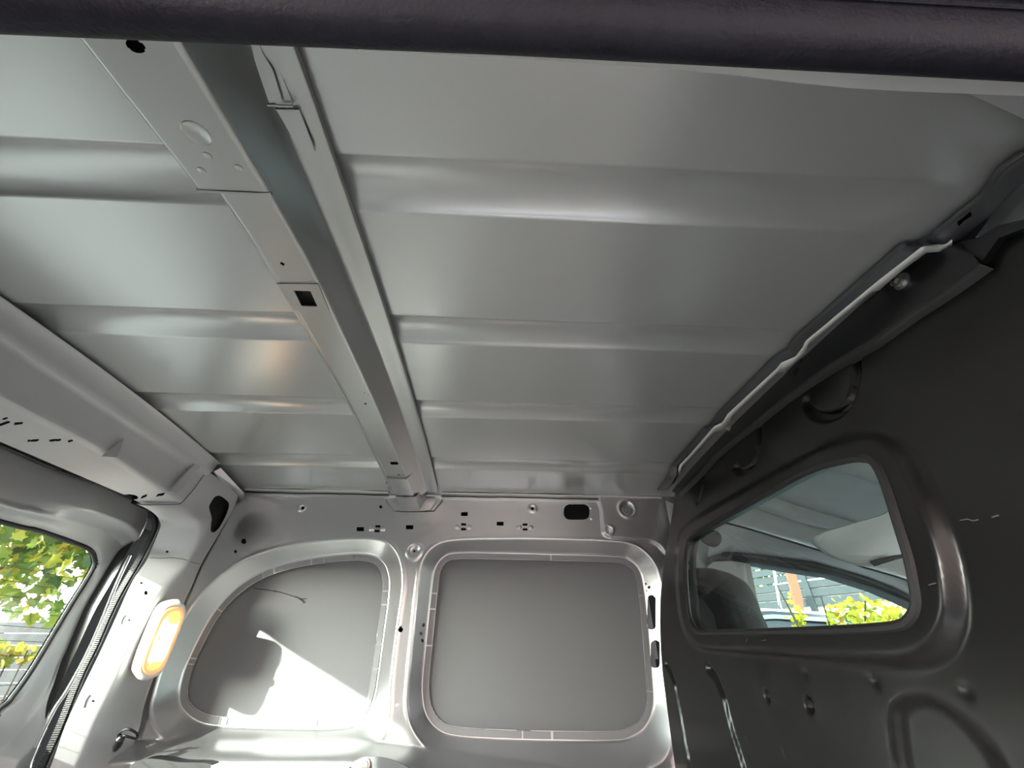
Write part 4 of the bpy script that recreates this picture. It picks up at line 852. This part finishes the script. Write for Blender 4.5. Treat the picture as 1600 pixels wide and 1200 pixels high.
# yellow green bush
bc = at(1352, 985, y=3.5); bu = empty('bush', (bc[0], bc[1], -ZC), 'sunlit yellow green bush right of the car, seen through the cab', 'bush')
pts = np.r_[crown(bc + (.10, .1, -.10), (.30, .30, .36), 1300, .3), crown(bc + (-.30, .30, .02), (.06, .08, .26), 170, .1), crown(bc + (.42, .1, -.10), (.30, .3, .34), 900, .3)]
plant(bu, pts, .042, 'oval', [(6, .48), (7, .32), (1, .14), (5, .06)], 260, lambda x, y: (x > 1200) & (x < 1440) & (y > 880) & (y < 985))
branches(bu, (bc[0], bc[1], -ZC), [bc+(.1, 0, .2), bc+(-.38, .3, .35), bc+(.4, .1, .1), bc+(-.1, .2, .25)], .018, 'stem')
# small blue car
ca = at(1232, 962, y=4.3); cz = -ZC; car = empty('car', (ca[0]-.6, ca[1]+.4, cz), 'small light blue car parked beyond the cab window', 'car')
cu = np.array((.985, -.17, 0)); cv = np.array((.17, .985, 0)); zroof = at(1225, 951, y=4.35)[2]; Hh = zroof-cz
def cp(l, wd, h): return np.array((ca[0], ca[1], cz)) + cu*(l-.78) + cv*(wd+.45) + np.array((0, 0, h))
M_car = mat('pale_blue_car_paint', (.13, .27, .31), .2, .25, coat=.6); M_cg = mat('dark_car_glass', (.012, .02, .022), 0, .08)
def shell(st, nm, m_, n=9):
    rows = []
    for l, h0, h1, wd in st:
        q = [(-wd, h0), (-wd*1.02, h0+(h1-h0)*.35), (-wd*.98, h0+(h1-h0)*.8), (-wd*.86, h0+(h1-h0)*.96), (-wd*.45, h1), (0, h1+.012), (wd*.45, h1), (wd*.86, h0+(h1-h0)*.96), (wd*.98, h0+(h1-h0)*.8), (wd*1.02, h0+(h1-h0)*.35), (wd, h0)]
        rows.append([cp(l, a, b) for a, b in q])
    return sheet(nm, np.array(rows), m_, car, angle=50)
shell([(-2.0, .45, .55, .60), (-1.95, .28, .80, .74), (-1.5, .22, .90, .80), (-.8, .20, .95, .82), (.6, .20, .97, .82), (1.5, .22, .98, .80), (1.75, .28, .92, .74), (1.80, .42, .70, .66)], 'body', M_car)
shell([(-.95, .93, .97, .72), (-.35, .94, Hh-.10, .66), (.0, .94, Hh-.02, .63), (.6, .95, Hh, .62), (1.15, .95, Hh-.04, .60), (1.30, .95, Hh-.10, .60), (1.60, .96, 1.02, .66)], 'cabin_glass', M_cg)
rows = []
for l, h, wd in ((-.30, Hh-.085, .60), (.0, Hh-.010, .60), (.6, Hh+.018, .60), (1.1, Hh-.012, .58), (1.32, Hh-.055, .56)): rows.append([cp(l, a*wd, h - .115*abs(a)**5) for a in np.linspace(-1, 1, 21)])
sheet('roof', np.array(rows), M_car, car)
rows = [[cp(1.26, a*.56, Hh-.05-.04*abs(a)**3) for a in np.linspace(-1, 1, 9)], [cp(1.42, a*.54, Hh-.075-.04*abs(a)**3) for a in np.linspace(-1, 1, 9)], [cp(1.42, a*.54, Hh-.095-.04*abs(a)**3) for a in np.linspace(-1, 1, 9)]]
sheet('spoiler', np.array(rows), M_car, car)
m = MB(); m.lathe(cp(.9, 0, Hh+.01), (.3, 0, 1), [(.028, 0), (.02, .03), (.006, .05), (.004, .10), (.001, .11)], 10); m.build('antenna', M_dtrim, car)
for l in (-1.25, 1.15):
    for sd in (-1, 1):
        m = MB(); m.lathe(cp(l, sd*.70, .29), cv*sd, [(.18, 0), (.29, .01), (.30, .05), (.29, .12), (.20, .14), (.19, .11), (.03, .12)], 24); m.build('wheel', M_rubber, car)
# unseen wall added behind the lens to block sun and shape reflections
hw = empty('sun_block_house', (3.0, -3.6, -ZC), 'unseen rendered wall added behind the camera to block sun and sky', 'sun_block_house')
m = MB(); m.box((1.75, -3.8, 1.0), (12.6, .4, 4.5)); m.build('block_facade', mat('grey_render', (.46, .35, .30), 0, .9), hw, False)
m = MB(); m.box((1.75, -3.6, 3.3), (13.0, 1.0, .25)); m.build('shade_eaves', M_dtrim, hw, False)
